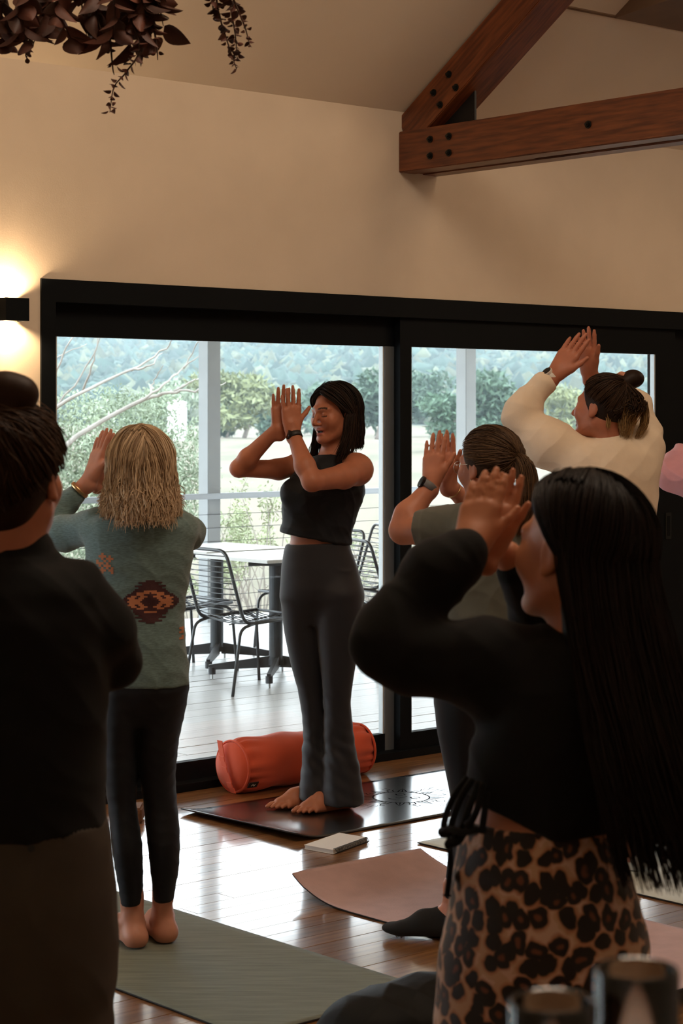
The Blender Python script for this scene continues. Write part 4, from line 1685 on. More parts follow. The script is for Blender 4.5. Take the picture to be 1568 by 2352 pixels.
cloth('flared_leggings', lgp, M_charcoal, p1, base, .004, flare_creases)
rng = np.random.default_rng(21)
hr = fall_hair(H1, 1500, (.083, .103, .096), lambda ph, s: (.185 if ph < 104 else .145), rng, front=80, wave=.003, layer=.016, flare=.012, curl_in=.018, ragged=.2, fwd=.055)
capm = sdf_mesh(cap_prims(H1, (.082, .102, .095), [((0, .045, .05), (0, .9, -.45))]) + [], .004)
hp = [(capm, (.008, .005, .004)), S_(hr, .0016, .0005, (.006, .004, .003), (.030, .015, .009), rng)]
add_hair(p1, base, hp)
wr = f(677, 1002, -.185)
wa = f(671, 990, -.175) - f(690, 1040, -.23)
ws = ring_band(wr, wa, .026, .024, .004, M_rubber, 'watch_strap', p1, base, 1.0)
disc(wr + np.array([-.024, -.012, .006]), (-1, -.35, .2), .019, .012, M_screen, 'watch_case', p1, base)

# ================================================================ 2. blonde person in the teal jumper, back view
f = Fig(6.03)
base = np.array([(338 - CX) * f.m, 6.03, 0.0])
H2 = Frame(f(322, 1082, 0), (-.22, .97, -.12))
torso = [(1168, 285, 358, .06, 0), (1182, 235, 405, .085, .0), (1200, 200, 436, .10, 0), (1235, 196, 446, .11, .01), (1290, 200, 441, .115, .01), (1350, 212, 430, .112, .01), (1410, 224, 421, .11, .01), (1470, 228, 425, .118, 0), (1530, 230, 432, .128, 0), (1572, 232, 433, .13, 0)]
legA = [(1560, 228, 340, .12, 0), (1620, 228, 334, .115, 0), (1700, 234, 318, .10, 0), (1780, 240, 314, .085, 0), (1850, 249, 312, .074, 0), (1890, 253, 318, .072, -.01), (1940, 257, 326, .072, -.02), (2000, 266, 328, .064, -.01), (2045, 274, 328, .056, 0), (2075, 278, 327, .053, 0)]
legB = [(1560, 322, 433, .12, .03), (1620, 320, 428, .115, .03), (1700, 316, 410, .10, .03), (1780, 322, 402, .085, .03), (1850, 331, 406, .074, .03), (1890, 334, 411, .072, .02), (1940, 340, 413, .072, .01), (2000, 346, 410, .064, .02), (2040, 351, 402, .056, .03), (2066, 353, 399, .053, .03)]
armL = [(225, 1205, .03, 40), (150, 1225, .14, 38), (104, 1222, .21, 30), (130, 1180, .22, 30), (200, 1108, .22, 19)]
armR = [(415, 1215, .03, 38), (430, 1225, .14, 36), (420, 1210, .27, 28), (370, 1160, .27, 26), (275, 1105, .25, 19)]
sk = head_prims(H2)
sk += [cone(H2(0, -.03, -.06), f(322, 1190, .0), .052, .06, .03), loft(f.rows([(v, a + 14, b - 14, ry - .016, dy) for v, a, b, ry, dy in torso]), .02)]
for A in (armL, armR):
    pts, rs = f.arm([(u, v, dy, r - 6 if i < 3 else r - 2) for i, (u, v, dy, r) in enumerate(A)])
    sk += chain(pts, rs, .02)
for lg in (legA, legB):
    sk += [loft(f.rows([(v, a + 5, b - 5, ry - .006, dy) for v, a, b, ry, dy in lg]), .02)]
sk += [cone(f(303, 2060, 0), f(303, 2120, 0), .030, .026, .02), cone(f(374, 2050, .03), f(372, 2108, .03), .029, .026, .02)]
sk += hand_prims(f(208, 1100, .22), (.27, .10, 1), (.8, .5, -.2), (.55, -.85, -.1), L=.17, spread=.12, curl=.04, thumb=(.5, .6))
sk += hand_prims(f(226, 1104, .26), (.22, .10, 1), (-.8, -.5, .2), (.55, -.85, -.1), L=.17, spread=.08, curl=.04, thumb=(.5, .6))
sk += foot_prims(f(303, 2100, .0)[:2].tolist() + [.09], (-.42, .9, 0), L=.23, floor=.0095, left=1)
sk += foot_prims(f(372, 2100, .06)[:2].tolist() + [.09], (-.42, .9, 0), L=.23, floor=.0095, left=-1)
SK2 = (.56, .25, .165)
p2 = sdf_object('person', sk, .004, M_skin, None, base, zfine=[(0, .22, .004), (1.28, 1.62, .0035)], hz=.008, color=face_colors(H2, SK2, LIP, BROW))
tag(p2, 'blonde person in grey green patterned jumper standing on the green mat', 'person')
tl = [loft(f.rows(torso), .015)]
pts, rs = f.arm(armL[:4] + [(172, 1138, .22, 24)])
tl += chain(pts, rs, .03)
pts, rs = f.arm(armR[:4] + [(320, 1130, .26, 23)])
tl += chain(pts, rs, .03)
tl += [halfspace(f(232, 1566), (-.03, 0, -1), .004), cone(f(322, 1160), f(322, 1176), .05, .045, .015)]
P2_cr = creases(.010, [((16, 4, 8), .35), ((6, 0, 34), .35), ((30, 0, 22), .3)], 5)
sw = cloth('jumper', tl, M_teal, p2, base, .0045, P2_cr)
cloth('leggings', [loft(f.rows([(1530, 236, 428, .122, 0), (1580, 230, 431, .127, 0), (1620, 240, 418, .11, 0), (1660, 265, 390, .07, 0)]), .03), loft(f.rows(tuck(legA)), .02), loft(f.rows(tuck(legB)), .02)], M_blackfab, p2, base, .0045, creases(.003, [((10, 0, 60), .6)], 4))
rng = np.random.default_rng(22)
hr = fall_hair(H2, 2600, (.078, .102, .094), lambda ph, s: .15 if ph > 120 else .125, rng, front=70, wave=.0080, layer=.024, flare=.010, ragged=.6, curl_in=-.012, fr_top=56, part=-.08)
capm = sdf_mesh(cap_prims(H2, (.077, .101, .093), [((0, .05, .04), (0, .9, -.45))]), .005)
add_hair(p2, base, [(capm, (.10, .055, .028)), S_(hr, .0019, .0006, (.26, .17, .10), (.76, .57, .37), rng, tip=(.78, .60, .42))])
ring_band(f(183, 1125, .22), f(200, 1108, .22) - f(130, 1180, .22), .030, .012, .003, M_gold, 'bracelet', p2, base, 1)

# stepped motif knitted into the jumper: small quads laid on the cloth
def knit_patch(parent, cloth_obj, base, f, cu, cv, cell, grid, colors, name, ydir=1.0):
    dg = cloth_obj.data
    V = np.empty(len(dg.vertices) * 3, dtype=np.float32)
    dg.vertices.foreach_get('co', V)
    V = V.reshape(-1, 3) + base
    bvh = BVHTree.FromPolygons([Vector(v) for v in V], [tuple(p.vertices) for p in dg.polygons])
    gh, gw = len(grid), len(grid[0])
    cache = {}

    def hit(i, j):
        if (i, j) not in cache:
            u, v = cu + (j - gw / 2) * cell, cv + (i - gh / 2) * cell
            o = P(u, v, f.Y - .4)
            d = nrm(np.array([(u - CX) / FPX, 1, 0]))
            h = bvh.ray_cast(Vector(o), Vector(d))
            cache[(i, j)] = None if h[0] is None else np.array(h[0]) + np.array(h[1]) * .0012
        return cache[(i, j)]
    vs, fs, cs = [], [], []
    for i in range(gh):
        for j in range(gw):
            ch = grid[i][j]
            if ch == '.':
                continue
            q = [hit(i, j), hit(i, j + 1), hit(i + 1, j + 1), hit(i + 1, j)]
            if any(x is None for x in q):
                continue
            fs.append([len(vs) + k for k in range(4)])
            vs += q
            cs += [colors[ch]] * 4
    if not fs:
        return None
    me = np_mesh(name, np.array(vs) - base, np.array(fs)[:, ::-1])
    set_col(me, np.array(cs))
    o = link(name, me, M_motif, None)
    o.parent = parent
    return o


M_motif = mat('knitted_motif', (.3, .1, .1), .95, vcol=True, bump=.4, bscale=380)


def diamond():
    """southwestern stepped diamond, symmetric rows of maroon (m) and orange (o) stitches"""
    half = {0: 'mmmmmmooooooommm', 1: 'mmmmmooooooommmm', 2: 'mmmmooommoooomm', 3: 'mmoooommooommm', 4: 'mmmmoooommmmm', 5: 'mmmmmmmmmm', 6: 'oooommmmmm', 7: 'mmmmmmmmm',
            8: 'mmmmmmm', 9: 'mmmmmmmmm', 10: 'mmmmm', 11: 'mmmmmmm', 12: 'mmm'}
    g = []
    for dy in range(-12, 13):
        h = half[abs(dy)]
        if dy == -5:
            h = 'mooooooommm'
        r = h[1:][::-1] + h
        p = (33 - len(r)) // 2
        g.append('.' * p + r + '.' * (33 - p - len(r)))
    return g


MC = {'m': (.060, .022, .026), 'o': (.50, .20, .10)}
knit_patch(p2, sw, base, f, 345, 1405, 4.2, diamond(), MC, 'knit_motif')
star = ['..o....', '.ooo.o.', '..o.ooo', 'o..o.o.', 'ooo.o..', '.o.ooo.', '..o.o.o', '.ooo.oo', '..o...o']
knit_patch(p2, sw, base, f, 241, 1313, 5.6, star, MC, 'knit_motif')
knit_patch(p2, sw, base, f, 416, 1486, 5.0, ['oo', '.o', 'oo', '..', '.o', 'oo'], MC, 'knit_motif')

# ================================================================ 3. person with a bun, close on the left
f = Fig(3.4)
base = np.array([(40 - CX) * f.m, 3.4, 0.0])
H3 = Frame(f(30, 1098, .0), (.25, .95, .08), (0, 0, 1), .97)
torso = [(1285, -25, 110, .07, 0), (1305, -95, 175, .10, 0), (1345, -160, 226, .125, 0), (1420, -185, 250, .14, 0), (1520, -180, 248, .14, 0), (1650, -168, 242, .14, 0), (1780, -160, 240, .14, 0), (1915, -158, 244, .145, 0)]
pant = [(1880, -150, 243, .145, 0), (1950, -165, 255, .15, 0), (2050, -175, 265, .155, 0), (2150, -180, 269, .155, 0), (2250, -175, 266, .15, 0), (2350, -150, 245, .13, 0), (2450, -90, 180, .08, 0)]
legA = [(2350, -165, 50, .13, 0), (2500, -150, 35, .11, 0), (2700, -130, 20, .09, 0), (2900, -120, 10, .085, 0), (3085, -115, 0, .085, 0)]
legB = [(2350, 45, 258, .13, 0), (2500, 62, 245, .11, 0), (2700, 72, 225, .09, 0), (2900, 80, 212, .085, 0), (3085, 88, 205, .085, 0)]
armR = [(178, 1345, 0, 60), (240, 1440, .03, 58), (266, 1520, .08, 46), (200, 1470, .22, 42), (105, 1290, .30, 28)]
armL = [(-115, 1345, 0, 60), (-170, 1440, .03, 58), (-190, 1520, .08, 46), (-120, 1470, .22, 42), (10, 1290, .30, 28)]
SK3 = (.46, .17, .09)
sk = head_prims(H3) + [cone(H3(0, -.03, -.05), f(40, 1300, .0), .050, .056, .03), loft(f.rows([(v, a + 30, b - 30, ry - .02, dy) for v, a, b, ry, dy in torso]), .02), loft(f.rows([(v, a + 22, b - 22, ry - .015, dy) for v, a, b, ry, dy in pant]), .02)]
for A in (armR, armL):
    pts, rs = f.arm([(u, v, dy, r - 14) for u, v, dy, r in A])
    sk += chain(pts, rs, .02)
for lg in (legA, legB):
    sk += [loft(f.rows([(v, a + 20, b - 20, ry - .02, dy) for v, a, b, ry, dy in lg] + [(3110, lg[-1][1] + 25, lg[-1][2] - 25, .05, 0)]), .02)]
sk += hand_prims(f(95, 1275, .30), (-.25, .1, 1), (-1, 0, 0), (0, -1, 0), L=.175)
sk += hand_prims(f(20, 1275, .30), (.25, .1, 1), (1, 0, 0), (0, -1, 0), L=.175)
sk += foot_prims([f(-55, 0)[0], 3.4, .09], (-.1, 1, 0), L=.24, floor=.0, left=1) + foot_prims([f(146, 0)[0], 3.4, .09], (.15, 1, 0), L=.24, floor=.0, left=-1)
p3 = sdf_object('person', sk, .0055, M_skin, None, base, zfine=[(0, .1, .005), (1.25, 1.6, .004)], hz=.010, color=face_colors(H3, SK3, LIP, BROW))
tag(p3, 'person with a brown hair bun in black jumper and khaki trousers at the left edge', 'person')
tl = [loft(f.rows(torso), .02), cone(f(42, 1275), f(42, 1298), .060, .064, .02)]
for A in (armR, armL):
    pts, rs = f.arm(A[:4] + [(A[4][0] * .8 + A[3][0] * .2, A[4][1] + 30, .29, 34)])
    tl += chain(pts, rs, .04)
tl += [halfspace(f(0, 1905), (.04, 0, -1), .006)]
cloth('jumper', tl, M_blackknit, p3, base, .006, creases(.012, [((9, 3, 12), .4), ((5, 0, 24), .3), ((20, 0, 15), .3)], 9))
cloth('trousers', [loft(f.rows(pant), .03), loft(f.rows(tuck(legA, 100)), .03), loft(f.rows(tuck(legB, 100)), .03)], M_khaki, p3, base, .006, creases(.008, [((10, 0, 14), .5), ((22, 3, 6), .4)], 10), hz=.008)
rng = np.random.default_rng(23)
tie = (0.05, -.55, .84)
hr = tied_hair(H3, 1700, (.084, .104, .102), tie, rng, layer=.016, wave=.003)
capm = sdf_mesh(cap_prims(H3, (.082, .102, .100), [((0, .052, .03), (0, .9, -.45)), ((0, .0, -.05), (0, .85, -.5))]) + [ell(H3(0, -.052, -.045), (.050, .042, .046), H3.R, .03)], .005)
bc = f(28, 903, -.03)
bun = sdf_mesh([ell(bc, (.042, .040, .034), None, .01), ell(bc + [-.018, -.01, .006], (.028, .03, .028), None, .02), ell(bc + [.020, -.012, -.004], (.022, .024, .022), None, .02), cone(bc - [0, 0, .02], H3(.0, -.05, .10), .026, .03, .02)], .004)
fly = tied_hair(H3, 60, (.090, .108, .106), tie, rng, layer=.02, wave=.010)
c0, c1 = (.018, .008, .004), (.055, .026, .013)
add_hair(p3, base, [(capm, (.022, .010, .005)), (bun, (.028, .012, .006)), S_(hr, .0014, .0007, c0, c1, rng), S_(fly, .0005, .0003, (.1, .05, .03), (.2, .11, .06), rng)])
# patch pocket and a rivet at the waistband
b = MB().tube([f(72, 1949, -.150), f(72, 1949, -.156)], .006, 12)
o = b.build('trouser_button', M_bolt, None, local=base)
o.parent = p3
# ================================================================ 4. long black hair, leopard trousers, close on the right
f = Fig(3.15)
base = np.array([(1230 - CX) * f.m, 3.15, 0.0])
H4 = Frame(f(1322, 1262, .0), (-.70, .70, .10), (.05, 0, 1), .98)
SK4 = (.52, .205, .105)
torso = [(1462, 1275, 1420, .07, .0), (1485, 1215, 1475, .10, 0), (1520, 1175, 1505, .12, 0), (1580, 1140, 1520, .13, 0), (1650, 1105, 1510, .13, 0), (1730, 1080, 1490, .125, 0), (1800, 1068, 1462, .12, 0), (1860, 1072, 1440, .12, 0), (1905, 1068, 1425, .12, 0)]
waist = [(1800, 1092, 1440, .10, 0), (1860, 1092, 1420, .105, 0), (1900, 1080, 1412, .11, 0), (1960, 1066, 1420, .12, 0)]
pant = [(1880, 1072, 1404, .115, 0), (1920, 1056, 1418, .122, 0), (1980, 1044, 1440, .135, 0), (2060, 1036, 1464, .148, 0), (2120, 1022, 1480, .155, 0), (2180, 1010, 1489, .155, 0), (2240, 1003, 1486, .15, 0), (2300, 1000, 1468, .14, 0), (2360, 1010, 1425, .12, 0), (2450, 1090, 1350, .07, 0)]
legA = [(2340, 1000, 1222, .13, 0), (2500, 1012, 1205, .11, 0), (2750, 1030, 1180, .085, 0), (2950, 1040, 1170, .08, 0), (3200, 1060, 1145, .06, 0)]
legB = [(2340, 1215, 1445, .13, 0), (2500, 1225, 1418, .11, 0), (2750, 1240, 1390, .085, 0), (2950, 1250, 1380, .08, 0), (3200, 1270, 1355, .06, 0)]
armL = [(1225, 1555, 0, 105), (1110, 1528, .0, 92), (945, 1508, .02, 70), (876, 1482, .02, 50), (896, 1432, .04, 51), (1000, 1320, .07, 62), (1086, 1250, .10, 46)]
armR = [(1420, 1560, .02, 95), (1400, 1560, .16, 80), (1290, 1500, .36, 62), (1240, 1420, .34, 60), (1165, 1275, .22, 42)]
sk = head_prims(H4)
sk += [cone(H4(0, -.03, -.06), f(1345, 1490, .0), .052, .060, .03), loft(f.rows([(v, a + 30, b - 30, ry - .025, dy) for v, a, b, ry, dy in torso]), .02), loft(f.rows(waist), .02), loft(f.rows([(v, a + 14, b - 14, ry - .01, dy) for v, a, b, ry, dy in pant]), .02)]
for A in (armL, armR):
    pts, rs = f.arm([(u, v, dy, r * .62 if i < len(A) - 1 else 36) for i, (u, v, dy, r) in enumerate(A)])
    sk += chain(pts, rs, .02)
for lg in (legA, legB):
    sk += [loft(f.rows([(v, a + 12, b - 12, ry - .01, dy) for v, a, b, ry, dy in lg] + [(3270, lg[-1][1], lg[-1][2], .045, 0)]), .02)]
sk += hand_prims(f(1080, 1260, .10), (.040, .060, .135), (.55, .80, -.1), (.80, -.45, -.35), L=.152, spread=.015, curl=.05, thumb=(.42, .66), tk=1.18)
sk += hand_prims(f(1122, 1268, .165), (.038, .040, .140), (-.55, -.80, .1), (.75, -.55, -.35), L=.150, spread=.03, curl=.05, thumb=(.42, .66), tk=1.05)
sk += foot_prims([f(1105, 0)[0], 3.15, .09], (-.5, .87, 0), L=.235, floor=.0, left=1) + foot_prims([f(1312, 0)[0], 3.15, .09], (-.3, .95, 0), L=.235, floor=.0, left=-1)
p4 = sdf_object('person', sk, .0038, M_skin, None, base, zfine=[(0, .1, .005), (1.22, 1.56, .003)], hz=.008, color=face_colors(H4, SK4, LIP, BROW))
tag(p4, 'person with long black hair in black top and leopard print trousers, nearest on the right', 'person')
tl = [loft(f.rows(torso), .02)]
pts, rs = f.arm(armL[:6] + [(1068, 1268, .088, 54)])
tl += chain(pts, rs, .05)
pts, rs = f.arm(armR[:4] + [(1185, 1310, .24, 50)])
tl += chain(pts, rs, .05)
cd = f(1068, 1268, .088) - f(1000, 1320, .07)
tl += [halfspace(f(1110, 1834, 0), (-.42, 0, -1), .006), halfspace(f(1300, 1894), (0, 0, -1), .006)]
P4c = creases(.012, [((12, 3, 9), .4), ((26, 0, 14), .3), ((8, 0, 26), .3)], 12)
cloth('black_top', tl, M_blackknit, p4, base, .0055, P4c)
cloth('leopard_trousers', [loft(f.rows(pant), .03), loft(f.rows(tuck(legA, 90)), .03), loft(f.rows(tuck(legB, 90)), .03),
                           cone(f(1048, 2012, -.05), f(1400, 1990, -.05), .004, .004, .02)], M_leo, p4, base, .005, creases(.005, [((12, 4, 18), .5), ((30, 4, 8), .4)], 13), hz=.007)
# side ties of the top
tb = [[(1085, 1790, -.09), (1060, 1830, -.10), (1040, 1880, -.10), (1030, 1925, -.10)], [(1100, 1795, -.10), (1080, 1850, -.115), (1062, 1900, -.115), (1040, 1935, -.12)],
      [(1110, 1800, -.11), (1095, 1860, -.125), (1072, 1905, -.125)], [(1075, 1785, -.06), (1042, 1830, -.06), (1022, 1880, -.06), (1018, 1918, -.06)],
      [(1118, 1820, -.11), (1112, 1870, -.125), (1106, 1915, -.13)], [(1065, 1915, -.12), (1050, 1935, -.125), (1022, 1942, -.12)], [(1032, 1925, -.09), (1034, 1990, -.08), (1028, 2040, -.075), (1026, 2060, -.075)],
      [(1098, 1905, -.13), (1060, 1912, -.13), (1030, 1905, -.11), (1014, 1915, -.09)]]
for k, t in enumerate(tb):
    q = smooth_path([f(*p) for p in t], 5)
    r = .0055 if k != 6 else .0045
    rr = np.full(len(q), r)
    rr[-3:] = [r, r * 1.7, r * .9]
    o = MB().tube(q, rr, 7).build('tie_cord', M_blackknit, None, smooth=True, local=base)
    o.parent = p4
rng = np.random.default_rng(24)
hr = fall_hair(H4, 4600, (.086, .108, .093), lambda ph, s: .455 if ph > 110 else .40, rng, front=104, M=30, wave=.004, layer=.018, drift=(.075, -.075, 0), flare=.035, ragged=.20, fr_top=40)
capm = sdf_mesh(cap_prims(H4, (.084, .106, .091), [((0, .025, .05), (0, .9, -.4)), ((.04, .0, -.02), (.45, .85, -.2))]), .005)
# inner fall of hair, so that no light comes through the strands
back = nrm(np.array([.80, -.45, 0]))
inner = sdf_mesh([cone(H4(0, -.04, 0), f(1395, 1500, -.05), .070, .062, .04), cone(f(1395, 1500, -.05), f(1440, 1740, -.085), .062, .05, .03)], .006)
add_hair(p4, base, [(capm, (.006, .004, .004)), (inner, (.005, .0035, .0035)), S_(hr, .0016, .0005, (.004, .003, .003), (.016, .009, .008), rng)])

# ================================================================ 5. olive tee, ponytail, glasses
f = Fig(6.12)
base = np.array([(1110 - CX) * f.m, 6.12, 0.0])
H5 = Frame(f(1122, 1070, 0), (-.66, .74, -.02))
torso = [(1172, 1085, 1170, .06, 0), (1186, 1052, 1205, .085, 0), (1205, 1030, 1228, .105, 0), (1250, 1014, 1236, .115, 0), (1320, 1008, 1236, .12, 0), (1400, 1003, 1232, .122, 0), (1500, 1000, 1230, .125, 0), (1600, 997, 1229, .13, 0)]
legA = [(1560, 996, 1120, .12, 0), (1620, 997, 1118, .12, 0), (1680, 1003, 1116, .11, 0), (1760, 1020, 1112, .095, 0), (1830, 1034, 1108, .082, 0), (1900, 1036, 1104, .076, 0), (1960, 1030, 1100, .074, 0), (2030, 1022, 1078, .06, 0), (2060, 1018, 1066, .05, 0)]
legB = [(1560, 1110, 1230, .12, .05), (1680, 1116, 1222, .11, .05), (1830, 1125, 1205, .082, .05), (1930, 1126, 1200, .075, .05), (2040, 1130, 1178, .05, .05)]
armL = [(1062, 1205, .0, 44), (1000, 1222, .06, 42), (925, 1218, .15, 30), (938, 1184, .16, 32), (985, 1122, .18, 20)]
armR = [(1200, 1205, .08, 42), (1170, 1215, .20, 38), (1110, 1200, .32, 27), (1085, 1170, .30, 24), (1030, 1112, .24, 18)]
SK5 = (.52, .205, .12)
sk = head_prims(H5) + [cone(H5(0, -.03, -.06), f(1125, 1190, 0), .05, .058, .03), loft(f.rows([(v, a + 14, b - 14, ry - .015, dy) for v, a, b, ry, dy in torso]), .02)]
for A in (armL, armR):
    pts, rs = f.arm(A)
    rs = [rs[0] * .82, rs[1] * .88] + rs[2:]
    sk += chain(pts, rs, .025)
for lg in (legA, legB):
    sk += [loft(f.rows([(v, a + 5, b - 5, ry - .006, dy) for v, a, b, ry, dy in lg]), .02)]
sk += hand_prims(f(990, 1112, .185), (.10, .10, .95), (.6, .75, 0), (.85, -.5, .0), L=.175, spread=.05, curl=.02, thumb=(.40, .7))
sk += hand_prims(f(1026, 1110, .24), (-.05, .02, .95), (-.6, -.75, 0), (.85, -.5, .0), L=.172, spread=.03, curl=.02, thumb=(.40, .7))
sk += foot_prims([f(1038, 0)[0], 6.12, .085], (-.93, .22, 0), L=.235, floor=.0095, left=1, toes=False) + foot_prims([f(1155, 0)[0], 6.2, .085], (-.85, .5, 0), L=.235, floor=.0095, left=-1, toes=False)
p5 = sdf_object('person', sk, .004, M_skin, None, base, zfine=[(0, .2, .004), (1.28, 1.66, .0035)], hz=.008, color=face_colors(H5, SK5, LIP, BROW))
tag(p5, 'person with a brown ponytail and glasses in olive tee, on the pink mat', 'person')
tl = [loft(f.rows(torso), .015), cone(f(1125, 1172), f(1125, 1188), .052, .056, .02)]
pts, rs = f.arm([(1070, 1205, 0, 50), (1010, 1216, .05, 49), (960, 1220, .105, 50)])
tl += chain(pts, rs, .03) + [halfspace(f(968, 1222, .10), (-1, .55, -.12), .004)]
pts, rs = f.arm([(1200, 1205, .08, 48), (1170, 1215, .20, 46)])
tl += chain(pts, rs, .03)
cloth('tee_shirt', tl, M_olive, p5, base, .0045, creases(.008, [((16, 4, 10), .4), ((10, 0, 30), .3), ((34, 0, -16), .4)], 15))
cloth('leggings', [loft(f.rows([(1560, 1000, 1226, .125, 0), (1620, 1004, 1220, .12, 0), (1680, 1040, 1190, .07, 0)]), .03), loft(f.rows(tuck(legA)), .02), loft(f.rows(tuck(legB)), .02)], M_blackfab, p5, base, .005)
for (cxx, yy, dd, lf) in ((1038, 6.12, (-.93, .22, 0), 1), (1155, 6.2, (-.85, .5, 0), -1)):
    fp = foot_prims([f(cxx, 0)[0], yy, .085], dd, L=.241, floor=.0085, left=lf, toes=False)
    for q in fp[:-1]:
        pass
    c = np.array([f(cxx, 0)[0], yy, 0])
    sock = foot_prims([f(cxx, 0)[0], yy, .06], dd, L=.245, floor=.008, left=lf, toes=False) + [halfspace(c + [0, 0, .075], (nrm(dd) * -.55 + np.array([0, 0, 1])), .004)]
    so = cloth('sock', sock, M_sock_b, p5, base, .0035)
    d = nrm(dd)
    for k in (0, 1):
        cc = c + d * (.155 + .014 * k) + [0, 0, .022]
        ring_band(cc, d, .036, .003, .003, M_sock_w, 'sock_stripe', so, base, .58, ref=(0, 0, 1))
rng = np.random.default_rng(25)
tie = (-.05, -.98, .02)
hr = tied_hair(H5, 1500, (.084, .104, .096), tie, rng, layer=.008, wave=.0015)
capm = sdf_mesh(cap_prims(H5, (.083, .103, .095), [((0, .05, .03), (0, .9, -.45)), ((0, .0, -.05), (0, .85, -.5))]), .004)
t0 = H5(-.004, -.118, .024)
tl_ = tail(t0, [H5(-.004, -.10, .026), t0, H5(-.004, -.150, -.01), H5(0, -.158, -.09), H5(.0, -.135, -.165), H5(.0, -.12, -.205)], 900, [.016, .015, .030, .034, .024, .008], rng)
c0, c1 = (.035, .018, .009), (.14, .078, .038)
add_hair(p5, base, [(capm, (.05, .026, .013)), S_(hr, .0012, .0006, c0, c1, rng), S_(tl_, .0014, .0005, c0, c1, rng, tip=(.17, .09, .045))])
tied = ring_band(H5(-.004, -.112, .025), H5.f, .017, .012, .003, M_peach, 'hair_tie', p5, base, 1.0)
# glasses
mb = MB()
for sx in (1, -1):
    ringp = [H5(sx * .033 + .022 * math.cos(a), .100 - .12 * abs(sx * .033 + .022 * math.cos(a)) ** 1.2, -.004 + .019 * math.sin(a)) for a in np.linspace(0, 2 * math.pi, 20, endpoint=False)]
    mb.tube(ringp, .0012, 6, closed=True)
    mb.tube([H5(sx * .055, .094, .004), H5(sx * .074, .06, .004), H5(sx * .079, -.01, .006), H5(sx * .079, -.025, -.01)], .0013, 6)
mb.tube([H5(.012, .1, .002), H5(0, .104, .004), H5(-.012, .1, .002)], .0012, 6)
gl = mb.build('glasses', M_silver, None, smooth=True, local=base)
gl.parent = p5
wr = f(984, 1117, .178)
wa = f(985, 1122, .18) - f(938, 1184, .16)
ring_band(wr, wa, .027, .024, .003, M_watchgrey, 'watch_strap', p5, base, .95)
disc(wr + np.array([-.022, -.006, .014]), (-.85, -.2, .5), .020, .010, M_screen, 'watch_case', p5, base)
ring_band(f(1042, 1128, .24), f(1030, 1112, .24) - f(1085, 1170, .30), .0245, .004, .002, M_gold, 'bracelet', p5, base, 1)
ear = MB().lathe([(.0015, -.006), (.003, 0), (.0015, .006)], H5(.080, -.002, -.046), 8)
eo = ear.build('earring', M_silver, None, local=base)
eo.parent = p5

# ================================================================ 6. cream sweatshirt, bun
f = Fig(7.05)
base = np.array([(1400 - CX) * f.m, 7.05, 0.0])
H6 = Frame(f(1382, 937, 0), (-.80, .58, .12), (.12, .03, 1), .99)
torso = [(1005, 1375, 1448, .06, 0), (1022, 1335, 1470, .09, 0), (1045, 1300, 1500, .11, 0), (1085, 1284, 1512, .125, 0), (1150, 1276, 1508, .13, 0), (1230, 1280, 1500, .13, 0), (1330, 1285, 1500, .13, 0), (1400, 1288, 1500, .13, 0)]
hips = [(1380, 1296, 1498, .12, 0), (1450, 1290, 1505, .125, 0), (1520, 1290, 1508, .125, 0)]
legA = [(1490, 1292, 1400, .12, 0), (1560, 1298, 1396, .11, 0), (1700, 1312, 1388, .08, 0), (1800, 1316, 1386, .07, 0), (1880, 1320, 1384, .065, 0), (1960, 1335, 1374, .04, 0)]
legB = [(1490, 1396, 1508, .12, 0), (1560, 1400, 1500, .11, 0), (1700, 1402, 1482, .08, 0), (1800, 1402, 1474, .072, -.01), (1870, 1406, 1466, .062, -.01), (1920, 1418, 1462, .048, 0), (1965, 1424, 1462, .040, 0)]
armL = [(1335, 1055, .0, 50), (1260, 1020, .03, 52), (1190, 958, .07, 31), (1200, 936, .07, 29), (1262, 872, .08, 20)]
armR = [(1460, 1055, .02, 50), (1474, 1030, .05, 46), (1478, 990, .11, 33), (1462, 930, .14, 28), (1362, 868, .16, 20)]
SK6 = (.45, .165, .095)
sk = head_prims(H6) + [cone(H6(0, -.03, -.06), f(1405, 1025, 0), .050, .056, .03), loft(f.rows([(v, a + 14, b - 14, ry - .015, dy) for v, a, b, ry, dy in torso]), .02), loft(f.rows(hips), .03)]
for A in (armL, armR):
    pts, rs = f.arm(A)
    sk += chain(pts, [r * .68 for r in rs[:4]] + [rs[4] * .85], .02)
for lg in (legA, legB):
    sk += [loft(f.rows(lg), .03)]
sk += hand_prims(f(1272, 864, .08), (.56, .05, .83), (.65, .72, -.3), (.62, -.55, -.45), L=.195, spread=.04, curl=.03, thumb=(.30, .75))
sk += hand_prims(f(1352, 862, .15), (-.06, -.04, 1), (-.65, -.72, .3), (.62, -.55, -.3), L=.178, spread=.08, curl=.03, thumb=(.35, .7))
sk += foot_prims([f(1355, 0)[0], 7.05, .085], (-.72, .69, 0), L=.24, floor=.0095, left=1, toes=False) + foot_prims([f(1444, 0)[0], 7.05, .085], (-.72, .69, 0), L=.24, floor=.0095, left=-1, toes=False)
p6 = sdf_object('person', sk, .004, M_skin, None, base, zfine=[(0, .2, .005), (1.45, 1.95, .0035)], hz=.008, color=face_colors(H6, SK6, LIP, BROW))
tag(p6, 'person with a hair bun in cream sweatshirt, hands raised above the head', 'person')
tl = [loft(f.rows(torso), .02), cone(f(1408, 1008), f(1408, 1022), .055, .060, .02)]
pts, rs = f.arm(armL[:4] + [(1246, 884, .078, 28)])
tl += chain(pts, rs, .045)
pts, rs = f.arm(armR[:4] + [(1400, 885, .15, 26)])
tl += chain(pts, rs, .045)
